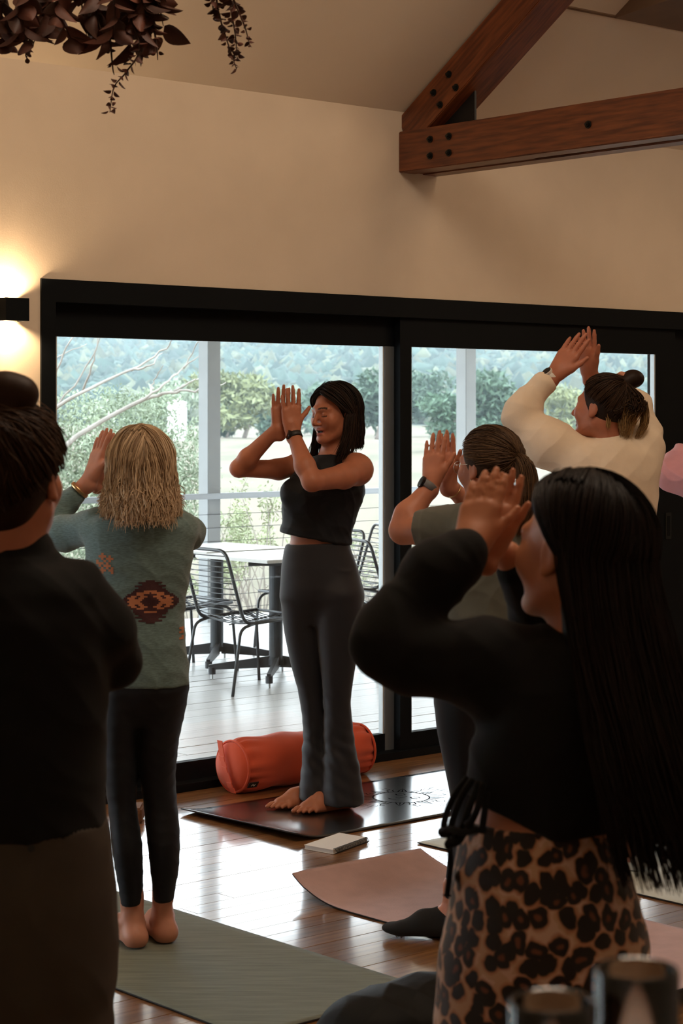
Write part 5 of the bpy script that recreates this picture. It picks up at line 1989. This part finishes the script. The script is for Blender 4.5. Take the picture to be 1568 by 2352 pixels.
tl += [halfspace(f(1254, 880, .078), f(1262, 872, .08) - f(1196, 938, .07), .004), halfspace(f(1380, 878, .155), (-1, .3, .5), .004)] if False else []
P6c = creases(.011, [((13, 4, 10), .45), ((22, 0, -14), .35), ((8, 0, 24), .3)], 17)
cloth('sweatshirt', tl, M_cream, p6, base, .0045, P6c)
cloth('shorts', [loft(f.rows([(1370, 1284, 1508, .136, 0), (1450, 1280, 1516, .143, 0), (1510, 1284, 1512, .142, 0), (1560, 1320, 1480, .09, 0)]), .03), loft(f.rows(tuck([(1480, 1282, 1408, .142, 0), (1560, 1286, 1404, .132, 0), (1650, 1292, 1400, .115, 0)])), .03), loft(f.rows(tuck([(1480, 1390, 1518, .142, 0), (1560, 1392, 1512, .132, 0), (1650, 1394, 1502, .115, 0)])), .03)], M_blackfab, p6, base, .006)
for (cxx, lf) in ((1355, 1), (1444, -1)):
    c = np.array([f(cxx, 0)[0], 7.05, 0])
    sock = [cone(c + [0, 0, .05], c + [0, 0, .15], .036, .034, .02)] + foot_prims([c[0], 7.05, .09], (-.72, .69, 0), L=.248, floor=.008, left=lf, toes=False) + [halfspace(c + [0, 0, .098], (0, 0, 1), .004)]
    cloth('sock', sock, M_sock_w, p6, base, .004)
rng = np.random.default_rng(26)
tie = (0.0, -.55, .83)
hr = tied_hair(H6, 1300, (.083, .102, .096), tie, rng, layer=.008, wave=.0015)
capm = sdf_mesh(cap_prims(H6, (.082, .101, .095), [((0, .05, .03), (0, .9, -.45)), ((0, .0, -.05), (0, .85, -.5))]), .004)
bc = f(1453, 870, -.01)
bun = sdf_mesh([ell(bc, (.040, .038, .031), None, .01), cone(bc, H6(0, -.06, .085), .024, .030, .02)], .004)
tl_ = np.concatenate([tail(None, [H6(0, -.085, .075), H6(.01, -.125, .03), f(1442, 940, -.06), f(1436, 1000, -.06)], 900, [.024, .044, .046, .018], rng, wave=.006),
                      tail(None, [H6(.02, -.08, .06), H6(.05, -.095, .0), f(1400, 940, -.075), f(1396, 985, -.07)], 170, [.012, .014, .013, .005], rng, wave=.005),
                      tail(None, [H6(-.02, -.09, .07), H6(-.03, -.13, .02), f(1476, 930, -.03), f(1480, 970, -.03), f(1462, 1005, -.04)], 420, [.012, .022, .016, .012, .006], rng, wave=.006)])
c0, c1 = (.016, .008, .005), (.060, .030, .015)
add_hair(p6, base, [(capm, (.02, .010, .006)), (bun, (.02, .010, .006)), S_(hr, .0012, .0006, c0, c1, rng), S_(tl_, .0013, .0005, c0, c1, rng, tip=(.55, .33, .13))])
ring_band(f(1432, 878, -.005), bc - H6(0, -.06, .085), .029, .020, .010, M_peach, 'scrunchie', p6, base, 1)
wr = f(1266, 867, .08)
wa = f(1262, 872, .08) - f(1196, 938, .07)
ring_band(wr, wa, .0265, .022, .0035, M_watchwhite, 'watch_strap', p6, base, 1.0)
wc = disc(wr + np.array([-.016, -.012, .020]), (-.55, -.4, .72), .019, .010, M_watchwhite, 'watch_case', p6, base)
disc(wr + np.array([-.019, -.014, .0235]), (-.55, -.4, .72), .017, .004, M_screen, 'watch_face', wc, base)

# ================================================================ 7. pink sleeve at the right edge
f = Fig(7.75)
base = np.array([(1690 - CX) * f.m, 7.75, 0.0])
H7 = Frame(f(1690, 975, 0), (-.7, .7, 0))
torso = [(1050, 1655, 1725, .06, 0), (1068, 1615, 1765, .09, 0), (1100, 1600, 1785, .11, 0), (1180, 1600, 1780, .12, 0), (1280, 1605, 1770, .12, 0), (1380, 1600, 1775, .125, 0)]
legs = [[(1360, 1600, 1690, .11, 0), (1440, 1600, 1690, .11, 0), (1600, 1620, 1684, .075, 0), (1800, 1632, 1670, .045, 0), (1850, 1632, 1668, .04, 0)], [(1360, 1684, 1775, .11, 0), (1440, 1684, 1775, .11, 0), (1600, 1692, 1756, .075, 0), (1800, 1704, 1742, .045, 0), (1850, 1706, 1742, .04, 0)]]
armL = [(1632, 1092, .0, 36), (1590, 1098, .03, 40), (1549, 1090, .08, 37), (1568, 1066, .10, 36), (1620, 1010, .16, 20)]
armR = [(1750, 1092, .02, 36), (1745, 1098, .12, 38), (1720, 1085, .25, 30), (1690, 1050, .24, 26), (1640, 1005, .2, 18)]
sk = head_prims(H7) + [cone(H7(0, -.03, -.06), f(1690, 1065, 0), .05, .056, .03), loft(f.rows([(v, a + 12, b - 12, ry - .015, dy) for v, a, b, ry, dy in torso]), .02)]
for A in (armL, armR):
    pts, rs = f.arm(A)
    sk += chain(pts, [r * .65 for r in rs[:4]] + [rs[4] * .85], .02)
for lg in legs:
    sk += [loft(f.rows([(v, a + 4, b - 4, ry - .006, dy) for v, a, b, ry, dy in lg]), .02)]
sk += hand_prims(f(1622, 1006, .16), (.1, .1, 1), (.7, .7, 0), (.7, -.7, 0)) + hand_prims(f(1638, 1004, .19), (.05, .1, 1), (-.7, -.7, 0), (.7, -.7, 0))
sk += foot_prims([f(1650, 0)[0], 7.75, .085], (-.7, .7, 0), floor=.0085, left=1) + foot_prims([f(1724, 0)[0], 7.75, .085], (-.7, .7, 0), floor=.0085, left=-1)
p7 = sdf_object('person', sk, .006, M_skin, None, base, hz=.008, color=face_colors(H7, SKIN, LIP, BROW))
tag(p7, 'person in a pink knitted jumper, only one bent sleeve showing at the right edge', 'person')
tl = [loft(f.rows(torso), .02)]
for A in (armL, armR):
    pts, rs = f.arm(A[:4] + [(A[4][0], A[4][1] + 6, A[4][2], 24)])
    tl += chain(pts, rs, .04)
cloth('pink_jumper', tl, M_pink, p7, base, .0045, creases(.018, [((26, 10, 20), .6), ((14, 0, 40), .4)], 19))
cloth('leggings', [loft(f.rows([(1350, 1604, 1771, .118, 0), (1440, 1604, 1771, .118, 0)]), .02)] + [loft(f.rows(lg), .02) for lg in legs], M_blackfab, p7, base, .007)
rng = np.random.default_rng(27)
hr = fall_hair(H7, 500, (.084, .104, .097), lambda ph, s: .12, rng, front=84)
add_hair(p7, base, [(sdf_mesh(cap_prims(H7, (.083, .103, .096), [((0, .045, .05), (0, .9, -.45))]), .006), (.03, .015, .008)), S_(hr, .002, .0008, (.03, .015, .008), (.08, .04, .02), rng)])
# ================================================================ THINGS ON THE FLOOR AND ABOVE
M_mat_black = mat('black_rubber_mat', (0.012, 0.013, 0.014), 0.28, var=.35, scale=9, stretch=(.4, 6, 1), spec=.7, coat=1.0, bump=.12, bscale=90)
M_mat_black.node_tree.nodes['Principled BSDF'].inputs['Coat Roughness'].default_value = .16
M_mat_edge = mat('dark_mat_edge', (0.015, 0.013, 0.016), 0.8)
M_mat_green = mat('grey_green_mat', (0.17, 0.19, 0.15), 0.75, var=.20, scale=16, stretch=(.35, 5, 1), bump=.5, bscale=120)
M_mat_pink = mat('dusty_pink_mat', (0.60, 0.42, 0.42), 0.8, var=.07, scale=14, bump=.6, bscale=160)
M_mat_mint = mat('pale_mint_mat', (0.62, 0.66, 0.60), 0.6, var=.05, scale=8, bump=.3, bscale=140)
M_mat_purple = mat('purple_mat', (0.20, 0.13, 0.42), 0.7, bump=.4, bscale=140)
M_print = mat('dark_print', (0.001, 0.001, 0.0015), 0.95, spec=0.05)
M_orange = mat('orange_cotton', (0.66, 0.090, 0.035), 0.85, bump=.25, bscale=420, var=.05, scale=10, sheen=.2)
M_label = mat('black_label', (0.01, 0.01, 0.012), 0.6)
M_paper = mat('white_paper', (0.80, 0.80, 0.79), 0.7)
M_cork = mat('brown_cork', (0.16, 0.075, 0.035), 0.9, var=.2, scale=60)


def yoga_mat(name, c0, du, wu, L, Wd, th, m, label, curl0=None, curl1=None, wav=0.0, edge=None, cell=.03):
    """c0 corner on the floor; du length direction, wu width direction; curl(d) lifts points d metres from an end"""
    du, wu = np.array([*nrm([*du, 0])[:2]]), np.array([*nrm([*wu, 0])[:2]])
    nL, nW = max(8, int(L / cell)), max(6, int(Wd / cell))
    g = np.linspace(0, L, nL + 1)
    h = np.linspace(0, Wd, nW + 1)
    top = []
    for a in g:
        for b in h:
            dx, dz = 0.0, 0.0
            for fn, d in ((curl0, a), (curl1, L - a)):
                if fn is not None:
                    x_, z_ = fn(d, b / Wd)
                    dz += z_
                    dx += x_ if fn is curl0 else -x_
            dz += wav * max(0, math.sin(a * 9 + b * 3)) * (1 if 0.1 < a < L - .1 else .3)
            p = np.array([c0[0], c0[1]]) + du * (a + dx) + wu * b
            top.append((p[0], p[1], .0015 + th + dz))
    top = np.array(top)
    base = np.array([c0[0], c0[1], 0])
    bot = top - [0, 0, th]
    n = len(top)
    i = np.arange(n).reshape(nL + 1, nW + 1)
    q = lambda a: np.stack([a[:-1, :-1], a[1:, :-1], a[1:, 1:], a[:-1, 1:]], -1).reshape(-1, 4)
    F = [q(i), q(i + n)[:, ::-1]]
    for e in (i[0, :], i[-1, ::-1], i[::-1, 0], i[:, -1]):
        F.append(np.stack([e[:-1], e[1:], e[1:] + n, e[:-1] + n], -1))
    me = np_mesh(name, np.concatenate([top, bot]) - base, np.concatenate(F))
    o = link(name, me, m, smooth=False)
    o.location = base
    bmx = bmesh.new()
    bmx.from_mesh(me)
    bmesh.ops.recalc_face_normals(bmx, faces=bmx.faces)
    bmx.to_mesh(me)
    bmx.free()
    tag(o, label, 'yoga mat', 'yoga mats on the timber floor')
    if edge is not None:
        me.materials.append(edge)
        k = len(q(i))
        mi = np.zeros(len(me.polygons), dtype=np.int32)
        mi[k:] = 1
        me.polygons.foreach_set('material_index', mi)
    return o


def lift(h, reach, side=0.0):
    return lambda d, b: ((0.25 * h * max(0, 1 - d / reach) ** 2), h * max(0, 1 - d / reach) ** 2 * (1 + side * (0.5 - b)))


# black mat with the printed sun
cb = FL(412, 1869)
bm_ = yoga_mat('yoga_mat', cb, DW, NW, 1.85, .735, .005, M_mat_black, 'black rubber yoga mat with a printed sun under the instructor', curl0=lift(.022, .16, -.6), edge=M_mat_edge)
sun_c = FL(921, 1831, .007)
S2 = lambda a, b: sun_c + np.array([DW[0] * a + NW[0] * b, DW[1] * a + NW[1] * b, 0])


def ribbon(mb, pts, w):
    pts = [np.array(p) for p in pts]
    L_, R_ = [], []
    for k, p in enumerate(pts):
        d = nrm(pts[min(k + 1, len(pts) - 1)] - pts[max(k - 1, 0)])
        s = np.array([-d[1], d[0], 0]) * (w[k] if hasattr(w, '__len__') else w)
        L_.append(mb.bm.verts.new(p + s))
        R_.append(mb.bm.verts.new(p - s))
    for k in range(len(pts) - 1):
        mb.bm.faces.new((L_[k], L_[k + 1], R_[k + 1], R_[k]))


mb = MB()
pol = lambda r, a: S2(r * math.cos(a), r * math.sin(a))
R0 = .118
ribbon(mb, [pol(R0, a) for a in np.linspace(0, 2 * math.pi, 49)], .0028)
for k in range(16):
    a = 2 * math.pi * k / 16
    if k % 2 == 0:                                              # pointed rays with a spine
        ribbon(mb, [pol(R0, a - .16), pol(R0 * 1.22, a - .10), pol(R0 * 1.62, a), pol(R0 * 1.22, a + .10), pol(R0, a + .16)], .0026)
        ribbon(mb, [pol(R0 * 1.03, a), pol(R0 * 1.5, a)], [.003, .001])
    else:                                                       # curling flames
        ribbon(mb, [pol(R0, a - .10), pol(R0 * 1.3, a - .05), pol(R0 * 1.45, a + .08), pol(R0 * 1.7, a + .02), pol(R0 * 1.62, a - .08)], .0024)
        ribbon(mb, [pol(R0, a + .10), pol(R0 * 1.25, a + .10), pol(R0 * 1.38, a + .16)], .0022)
for k in range(24):                                             # long thin beams to both ends
    for s in (0, math.pi):
        a = s + (k - 11.5) * .030
        if k % 3 != 1:
            r1 = R0 * (1.75 + .1 * (k % 3)), R0 * (2.0 + .75 * ((k * 7) % 5) / 4)
            ribbon(mb, [pol(r1[0], a), pol(r1[1], a)], [.0016, .0004])
# the face: closed eyes, nose, mouth
for sb in (1, -1):
    ribbon(mb, [S2(.030, sb * .045 - .022), S2(.018, sb * .045), S2(.030, sb * .045 + .022)], .0032)
    ribbon(mb, [S2(.048, sb * .045 - .022), S2(.056, sb * .045), S2(.046, sb * .045 + .022)], .0022)
ribbon(mb, [S2(.03, .004), S2(-.02, .010), S2(-.024, -.008)], .0022)
ribbon(mb, [S2(-.052, -.026), S2(-.060, 0), S2(-.052, .026)], [.001, .005, .001])
for sb in (-.24, -.215):                                        # thin dashes of small print along the mat's edge
    for k in range(14):
        ribbon(mb, [S2(-.12 + k * .016, -sb), S2(-.112 + k * .016, -sb)], .0014)
sp_ = mb.build('sun_print', M_print, None, local=bm_.location)
sp_.parent = bm_
for v in sp_.data.vertices:
    v.co.z = .0071

# dusty pink mat with a rolled-up corner
cp = FL(640, 2052)
yoga_mat('yoga_mat', cp, NW, DW, 1.74, .635, .005, M_mat_pink, 'dusty pink yoga mat with a curled front edge under black socked feet',
         curl0=lambda d, b: ((.02 + .05 * (1 - b)) * max(0, 1 - d / .30) ** 1.5, (.075 - .02 * abs(b - .1)) * max(0, 1 - d / .30) ** 1.9),
         curl1=lift(.05, .22), wav=.004, edge=M_mat_edge, cell=.022)
# grey green mat
cg = np.array([-.758, 6.72]) + NW * -.42
yoga_mat('yoga_mat', (cg[0], cg[1], 0), NW, -DW, 1.95, .655, .0055, M_mat_green, 'grey green woven yoga mat under the bare feet of the blonde person', edge=M_mat_edge)
cm = FL(958, 1938)
yoga_mat('yoga_mat', cm, NW, DW, 1.82, .64, .005, M_mat_mint, 'pale mint yoga mat under the white ankle socks', edge=M_mat_edge)
cu = FL(1492, 1873)
cu = cu - np.append(NW, 0) * .35
yoga_mat('yoga_mat', cu, NW, DW, 1.8, .62, .005, M_mat_purple, 'purple yoga mat at the right edge behind the black hair ends', edge=M_mat_edge)

# ---- orange bolster
bs0, bs1, bt, br = .190, .905, .160, .116
bol = empty('bolster', W((bs0 + bs1) / 2, bt, 0), 'orange cotton yoga bolster lying against the glass door', 'bolster')
N, Mx = 64, 44
V, Fq = [], []
xs_ = np.linspace(0, 1, Mx)
for x in xs_:
    e = min(x, 1 - x) * (bs1 - bs0)
    r = br * (1 - .10 * max(0, 1 - e / .05) ** 2)
    for q in range(N):
        a = 2 * math.pi * q / N
        puck = .006 * math.sin(a * 15 + 2 * math.sin(a * 3)) * max(0, 1 - e / .17) ** 1.5
        sag = .004 * math.sin(x * 21 + a * 2) + .003 * math.sin(a * 5 + x * 9)
        rr = r + puck + sag
        V.append(W(bs0 + x * (bs1 - bs0), bt + rr * math.sin(a), max(.001, br * .97 + rr * math.cos(a) * .97)))
for i in range(Mx - 1):
    for j in range(N):
        Fq.append((i * N + j, i * N + (j + 1) % N, (i + 1) * N + (j + 1) % N, (i + 1) * N + j))
bb = np.array(bol.location)
o = link('bolster_cover', np_mesh('bolster_cover', np.array(V) - bb, np.array(Fq)), M_orange, smooth=True)
o.parent = bol
for s, sg in ((bs0, -1), (bs1, 1)):
    mb = MB()
    ctr = mb.bm.verts.new(W(s + sg * .030, bt, br * .97))
    prev = None
    rings = []
    for k, (rf, off) in enumerate(((.93, 0), (.80, .018), (.45, .028))):
        rings.append([mb.bm.verts.new(W(s + sg * off, bt + br * rf * math.sin(2 * math.pi * q / 48), max(.001, br * .97 + br * rf * .97 * math.cos(2 * math.pi * q / 48)))) for q in range(48)])
    for A, B in zip(rings[:-1], rings[1:]):
        for q in range(48):
            mb.bm.faces.new((A[q], A[(q + 1) % 48], B[(q + 1) % 48], B[q]))
    for q in range(48):
        mb.bm.faces.new((rings[-1][q], rings[-1][(q + 1) % 48], ctr))
    e = mb.build('end_panel', M_orange, None, smooth=True, local=bb)
    e.parent = bol
    mb = MB().tube([W(s, bt + br * .95 * math.sin(q), max(.006, br * .97 + br * .93 * math.cos(q))) for q in np.linspace(0, 2 * math.pi, 60, endpoint=False)], .0058, 7, closed=True)
    e = mb.build('piping', M_orange, None, smooth=True, local=bb)
    e.parent = bol
# handle strap across the near end and the small black label
mb = MB()
pth = [W(bs0 - .036 - .010 * math.sin(k / 10 * math.pi), bt + .085 * (k / 10 * 2 - 1) * .55, br + .105 * (1 - k / 10 * 2)) for k in range(11)]
for a, b in zip(pth[:-1], pth[1:]):
    w = np.append(NW, 0) * .016
    vs = [mb.bm.verts.new(p) for p in (a - w, a + w, b + w, b - w)]
    mb.bm.faces.new(vs)
st = mb.build('handle_strap', M_orange, None, local=bb)
mod = st.modifiers.new('thick', 'SOLIDIFY')
mod.thickness = .004
st.parent = bol
mb = MB()
a_ = 2.05
pp = [W(s, bt + (br + .004) * math.sin(q), br * .97 + (br + .004) * math.cos(q)) for q in (a_, a_ + .24) for s in (bs0 + .004, bs0 + .055)]
vs = [mb.bm.verts.new(p) for p in (pp[0], pp[1], pp[3], pp[2])]
mb.bm.faces.new(vs)
lb = mb.build('label', M_label, None, local=bb)
mod = lb.modifiers.new('thick', 'SOLIDIFY')
mod.thickness = .003
lb['label'] = 'small black label with a white mark'
lb.parent = bol
mb = MB()
mc = (pp[0] + pp[1] + pp[2] + pp[3]) / 4
n_ = nrm(np.cross(pp[1] - pp[0], pp[2] - pp[0]))
if n_ @ np.array([0, -1, 0]) < 0:
    n_ = -n_
ex, ey = nrm(pp[1] - pp[0]), nrm(pp[2] - pp[0])
for x0, y0, x1, y1 in ((-.009, .004, -.002, -.005), (-.002, -.005, .004, .006), (.004, .006, .010, -.003)):
    mb.tube([mc + n_ * .0035 + ex * x0 + ey * y0, mc + n_ * .0035 + ex * x1 + ey * y1], .0011, 5)
mk = mb.build('label_mark', M_paper, None, local=bb)
mk.parent = lb
mk.matrix_parent_inverse = Matrix.Identity(4)

# ---- spiral notebook
n0, n1, n2, n3 = FL(698, 1951), FL(765, 1963), FL(845, 1934), FL(779, 1923)
nbk = empty('notebook', (n0 + n2) / 2, 'white spiral bound notebook lying closed on the floor before the black mat', 'notebook')
nb0 = np.array(nbk.location)
for k, (z0, z1, nm, mm, ins) in enumerate(((.001, .0025, 'back_cover', M_paper, 0), (.0026, .0155, 'pages', M_paper, .003), (.0156, .0172, 'front_cover', M_paper, 0))):
    cen = (n0 + n1 + n2 + n3) / 4
    q = [p + (cen - p) * ins / .1 for p in (n0, n1, n2, n3)]
    b = MB().prism([(p[0], p[1], z0) for p in q], (0, 0, z1 - z0)).build(nm, mm, None, local=nb0)
    b.parent = nbk
mb = MB()
ax = n2 - n1
T_ = 30
hel = []
for k in range(T_ * 12 + 1):
    a = 2 * math.pi * k / 12
    p = n1 + ax * (.03 + .94 * k / (T_ * 12))
    out = nrm(np.cross(nrm(ax), [0, 0, 1]))
    hel.append(p + out * (.009 * math.cos(a)) + np.array([0, 0, .0105 + .0095 * math.sin(a)]))
mb.tube(hel, .0014, 5)
b = mb.build('wire_spiral', M_wire, None, smooth=True, local=nb0)
b.parent = nbk

# ---- cork block glimpsed between the legs
cbk = FL(318, 1893)
b = MB().box((cbk[0] - .06, cbk[1], 0.001), (cbk[0] + .012, cbk[1] + .14, .062), bevel=.008)
tag(b.build('yoga_block', M_cork), 'small brown cork block glimpsed between the legs of the blonde person', 'yoga block')

# ---- black cushion low in the foreground
cc = FL(905, 2345, .10)
M_cush = mat('black_leatherette', (0.008, 0.009, 0.009), 0.6, bump=.3, bscale=60, spec=.15)
dirn = nrm([.86, .35, 0])
sd_ = np.array([-dirn[1], dirn[0], 0])
c0 = FL(960, 2395)
cpr = [ell(c0 + np.array([0, 0, .075]), (.235, .15, .075), np.stack([dirn, sd_, [0, 0, 1]]), .02), ell(c0 + dirn * .06 + np.array([0, 0, .10]), (.13, .10, .06), np.stack([dirn, sd_, [0, 0, 1]]), .05),
       ell(c0 - dirn * .16 + np.array([0, 0, .045]), (.11, .12, .045), np.stack([dirn, sd_, [0, 0, 1]]), .05), halfspace((0, 0, .006), (0, 0, -1), .01)]
cu_ = sdf_object('cushion', cpr, .006, M_cush, None, c0, disp=creases(.012, [((10, 14, 8), .5), ((20, -12, 10), .3)], 31))
tag(cu_, 'black soft cushion on the floor at the bottom of the picture beside leopard trousers', 'cushion')
mb = MB()
ringp = [c0 + dirn * (.232 * math.cos(a)) + sd_ * (.148 * math.sin(a)) + np.array([0, 0, .062]) for a in np.linspace(0, 2 * math.pi, 48, endpoint=False)]
mb.tube(ringp, .005, 6, closed=True)
pi_ = mb.build('piping', M_cush, None, smooth=True, local=c0)
pi_.parent = cu_

# ---- clear glasses on the servery counter, right by the camera
M_clear = bpy.data.materials.new('clear_glass')
M_clear.use_nodes = True
_p = M_clear.node_tree.nodes['Principled BSDF']
_p.inputs['Transmission Weight'].default_value = 1.0
_p.inputs['Roughness'].default_value = 0.02
_p.inputs['IOR'].default_value = 1.45
_p.inputs['Base Color'].default_value = (.97, .97, .95, 1)
CT = .93
cnt = empty('servery_counter', (.35, 1.32, 0), 'timber servery counter close to the camera carrying the clear glasses', 'counter')
for nm, lo, hi, mm in (('worktop', (-.25, 1.16, CT - .04), (1.1, 1.56, CT), M_beam), ('cabinet', (-.22, 1.19, .08), (1.07, 1.53, CT - .04), M_box), ('plinth', (-.18, 1.23, 0), (1.03, 1.49, .08), M_black)):
    b = MB().box(lo, hi, bevel=.003).build(nm, mm, None, local=(.35, 1.32, 0))
    b.parent = cnt


def carafe(u, Y, r, vtop, label):
    x = (u - CX) / FPX * Y
    zt = EYE - (vtop - VH) / FPX * Y
    h = zt - CT
    t = .0032
    out = [(r * .80, .001), (r * .86, .006), (r * .95, h * .5), (r, h - .002), (r - t * .4, h)]
    inn = [(r - t, h - .002), (r * .95 - t, h * .5), (r * .84 - t, .014), (.001, .012)]
    mb = MB()
    n = 48
    rings = [[mb.bm.verts.new((x + rr * math.cos(q), Y + rr * math.sin(q), CT + zz)) for q in np.linspace(0, 2 * math.pi, n, endpoint=False)] for rr, zz in out + inn]
    for A, B in zip(rings[:-1], rings[1:]):
        for j in range(n):
            mb.bm.faces.new((A[j], A[(j + 1) % n], B[(j + 1) % n], B[j]))
    mb.bm.faces.new(rings[0][::-1])
    mb.bm.faces.new(rings[-1])
    o = mb.build('glass_carafe', M_clear, None, smooth=True, local=(x, Y, CT))
    o.location = (x, Y, CT)
    tag(o, label, 'glass', 'clear glasses on the counter')


carafe(1268, 1.30, .0285, 2296, 'tall clear glass on the counter, left of two at the bottom right')
carafe(1462, 1.34, .0285, 2222, 'taller clear glass at the bottom right corner of the picture')

# ---- dried eucalyptus hung from the ceiling
M_euc = mat('dried_eucalyptus_leaf', (0.085, 0.026, 0.014), 0.6, rand=.5, var=.3, scale=25, bump=.3, bscale=200)
M_stem = mat('dried_stem', (0.06, 0.028, 0.015), 0.8)
YE = 5.2
z_bar = 2.86


def leaf_mesh(name, L, Wd, cup, tipf):
    nx, ny = 7, 4
    V = []
    for i in range(nx + 1):
        t = i / nx
        w = Wd * (math.sin(math.pi * min(1, t ** .75)) ** .75 if t < 1 else 0) * (1 - tipf * max(0, t - .6))
        for j in range(ny + 1):
            b = j / ny * 2 - 1
            V.append((t * L, b * w * .5, cup * (b * b) * w - .25 * cup * L * t * t))
    i = np.arange((nx + 1) * (ny + 1)).reshape(nx + 1, ny + 1)
    F = np.stack([i[:-1, :-1], i[1:, :-1], i[1:, 1:], i[:-1, 1:]], -1).reshape(-1, 4)
    me = np_mesh(name, np.array(V), F)
    me.materials.append(M_euc)
    me.polygons.foreach_set('use_smooth', np.ones(len(me.polygons), dtype=bool))
    return me


big = [leaf_mesh('leaf', .062, .040, .30, .4), leaf_mesh('leaf', .070, .034, .45, .6), leaf_mesh('leaf', .050, .042, .20, .2)]
small = [leaf_mesh('leaf', .022, .021, .35, .2), leaf_mesh('leaf', .026, .018, .3, .4)]


def bunch(base_uv, stems, label, seed, group):
    rng = np.random.default_rng(seed)
    b0 = P(base_uv[0], base_uv[1], YE)
    root = empty('dried_eucalyptus', b0, label, 'dried foliage', group)
    binv = np.array(b0)
    nleaf = 0
    for pts, kind, step, sc in stems:
        q = smooth_path([P(u, v, YE + dy) for u, v, dy in pts], 8)
        st = MB().tube(q, np.linspace(.0035, .0012, len(q)), 5).build('stem', M_stem, None, smooth=True, local=binv)
        st.parent = root
        seg = np.concatenate([[0], np.cumsum(np.linalg.norm(np.diff(q, axis=0), axis=1))])
        l = step * rng.uniform(.3, 1)
        k = 0
        while l < seg[-1]:
            p = np.array([np.interp(l, seg, q[:, i]) for i in range(3)])
            t = nrm(np.array([np.interp(min(l + .01, seg[-1]), seg, q[:, i]) for i in range(3)]) - p + 1e-6)
            for side in (0, 1):
                if kind == 'big' and rng.random() < .12:
                    continue
                a = k * 1.57 + side * math.pi + rng.normal() * .35
                o1 = nrm(np.cross(t, [.3, .9, .2]))
                o2 = np.cross(t, o1)
                d = nrm(o1 * math.cos(a) + o2 * math.sin(a) + t * rng.uniform(.1, .9) + np.array([0, 0, -.35 if kind == 'big' else 0]))
                x = d
                y = nrm(np.cross(nrm(t + rng.normal(size=3) * .5), x))
                z = np.cross(x, y)
                R_ = Matrix(((x[0], y[0], z[0]), (x[1], y[1], z[1]), (x[2], y[2], z[2])))
                mesh = (big if kind == 'big' else small)[int(rng.integers(3 if kind == 'big' else 2))]
                taper = (1 - .45 * l / seg[-1]) if kind != 'big' else 1
                s = sc * taper * rng.uniform(.75, 1.2)
                lf = bpy.data.objects.new('leaf', mesh)
                C.objects.link(lf)
                lf.parent = root
                lf.location = p + d * .004 - binv
                lf.rotation_euler = R_.to_euler()
                lf.scale = (s, s, s)
                nleaf += 1
            l += step * rng.uniform(.8, 1.25)
            k += 1
    return nleaf


left = []
R_ = np.random.default_rng(8)
for u0, u1, v1, dy in ((-10, -20, 60, .05), (20, 10, 85, .0), (60, 60, 95, -.05), (110, 105, 80, .06), (140, 165, 95, -.04), (180, 200, 90, .03), (215, 240, 100, 0), (250, 262, 80, -.06),
                       (280, 300, 110, .05), (310, 330, 100, -.02), (340, 375, 60, .04), (320, 350, 120, .0), (200, 215, 60, .10), (60, 30, 60, .08), (255, 290, 60, .1), (330, 372, 20, .02), (140, 120, 50, .1), (90, 75, 110, .1)):
    left.append(([(u0, -70, dy), ((u0 + u1) / 2 + R_.normal() * 8, v1 * .3 - 10, dy), (u1, v1, dy + .02)], 'big', .031, 1.22))
left += [([(290, 20, -.03), (320, 110, -.03), (290, 165, -.02), (262, 200, -.02), (252, 258, -.02)], 'small', .0135, 1.25),
         ([(250, 60, .02), (258, 150, .03), (262, 172, .03)], 'small', .04, 1.0),
         ([(90, 60, .0), (60, 120, .0), (68, 142, .0)], 'small', .03, 1.2),
         ([(350, 40, 0), (360, 110, 0), (362, 138, 0)], 'small', .03, 1.2)]
n1_ = bunch((160, -75), left, 'large bunch of dried brown eucalyptus hanging at the top left corner', 41, 'dried eucalyptus hung from the ceiling')
right = [([(492, -60, 0), (500, 20, 0), (520, 90, 0), (542, 156, 0)], 'small', .0125, 1.35),
         ([(520, -60, .03), (530, 20, .03), (540, 80, .03), (545, 140, .03)], 'small', .0135, 1.25),
         ([(510, -60, -.02), (545, 20, -.02), (563, 65, -.02), (573, 104, -.02)], 'small', .0135, 1.15),
         ([(480, -60, .02), (485, -10, .02), (492, 40, .02)], 'small', .0135, 1.15)]
n2_ = bunch((500, -75), right, 'small drooping sprig of dried eucalyptus right of the large bunch', 42, 'dried eucalyptus hung from the ceiling')
# the pole they hang from, out of the picture, on two cords up to the ceiling
pole = empty('hanging_pole', P(250, -95, YE), 'timber pole on cords carrying the dried eucalyptus', 'pole')
pb = np.array(pole.location)
b = MB().tube([P(-160, -84, YE), P(640, -84, YE)], .014, 10).build('rod', M_beam, None, smooth=True, local=pb)
b.parent = pole
for u in (-120, 600):
    p = P(u, -84, YE)
    t_ = (p[:2] - A0) @ NW
    ztop = EAVE + PITCH * t_ + .02 if t_ < RIDGE_T else zr - PITCH * (t_ - RIDGE_T) + .02
    b = MB().tube([p, (p[0], p[1], ztop)], .004, 6).build('cord', M_stem, None, local=pb)
    b.parent = pole
print('leaves', n1_, n2_)
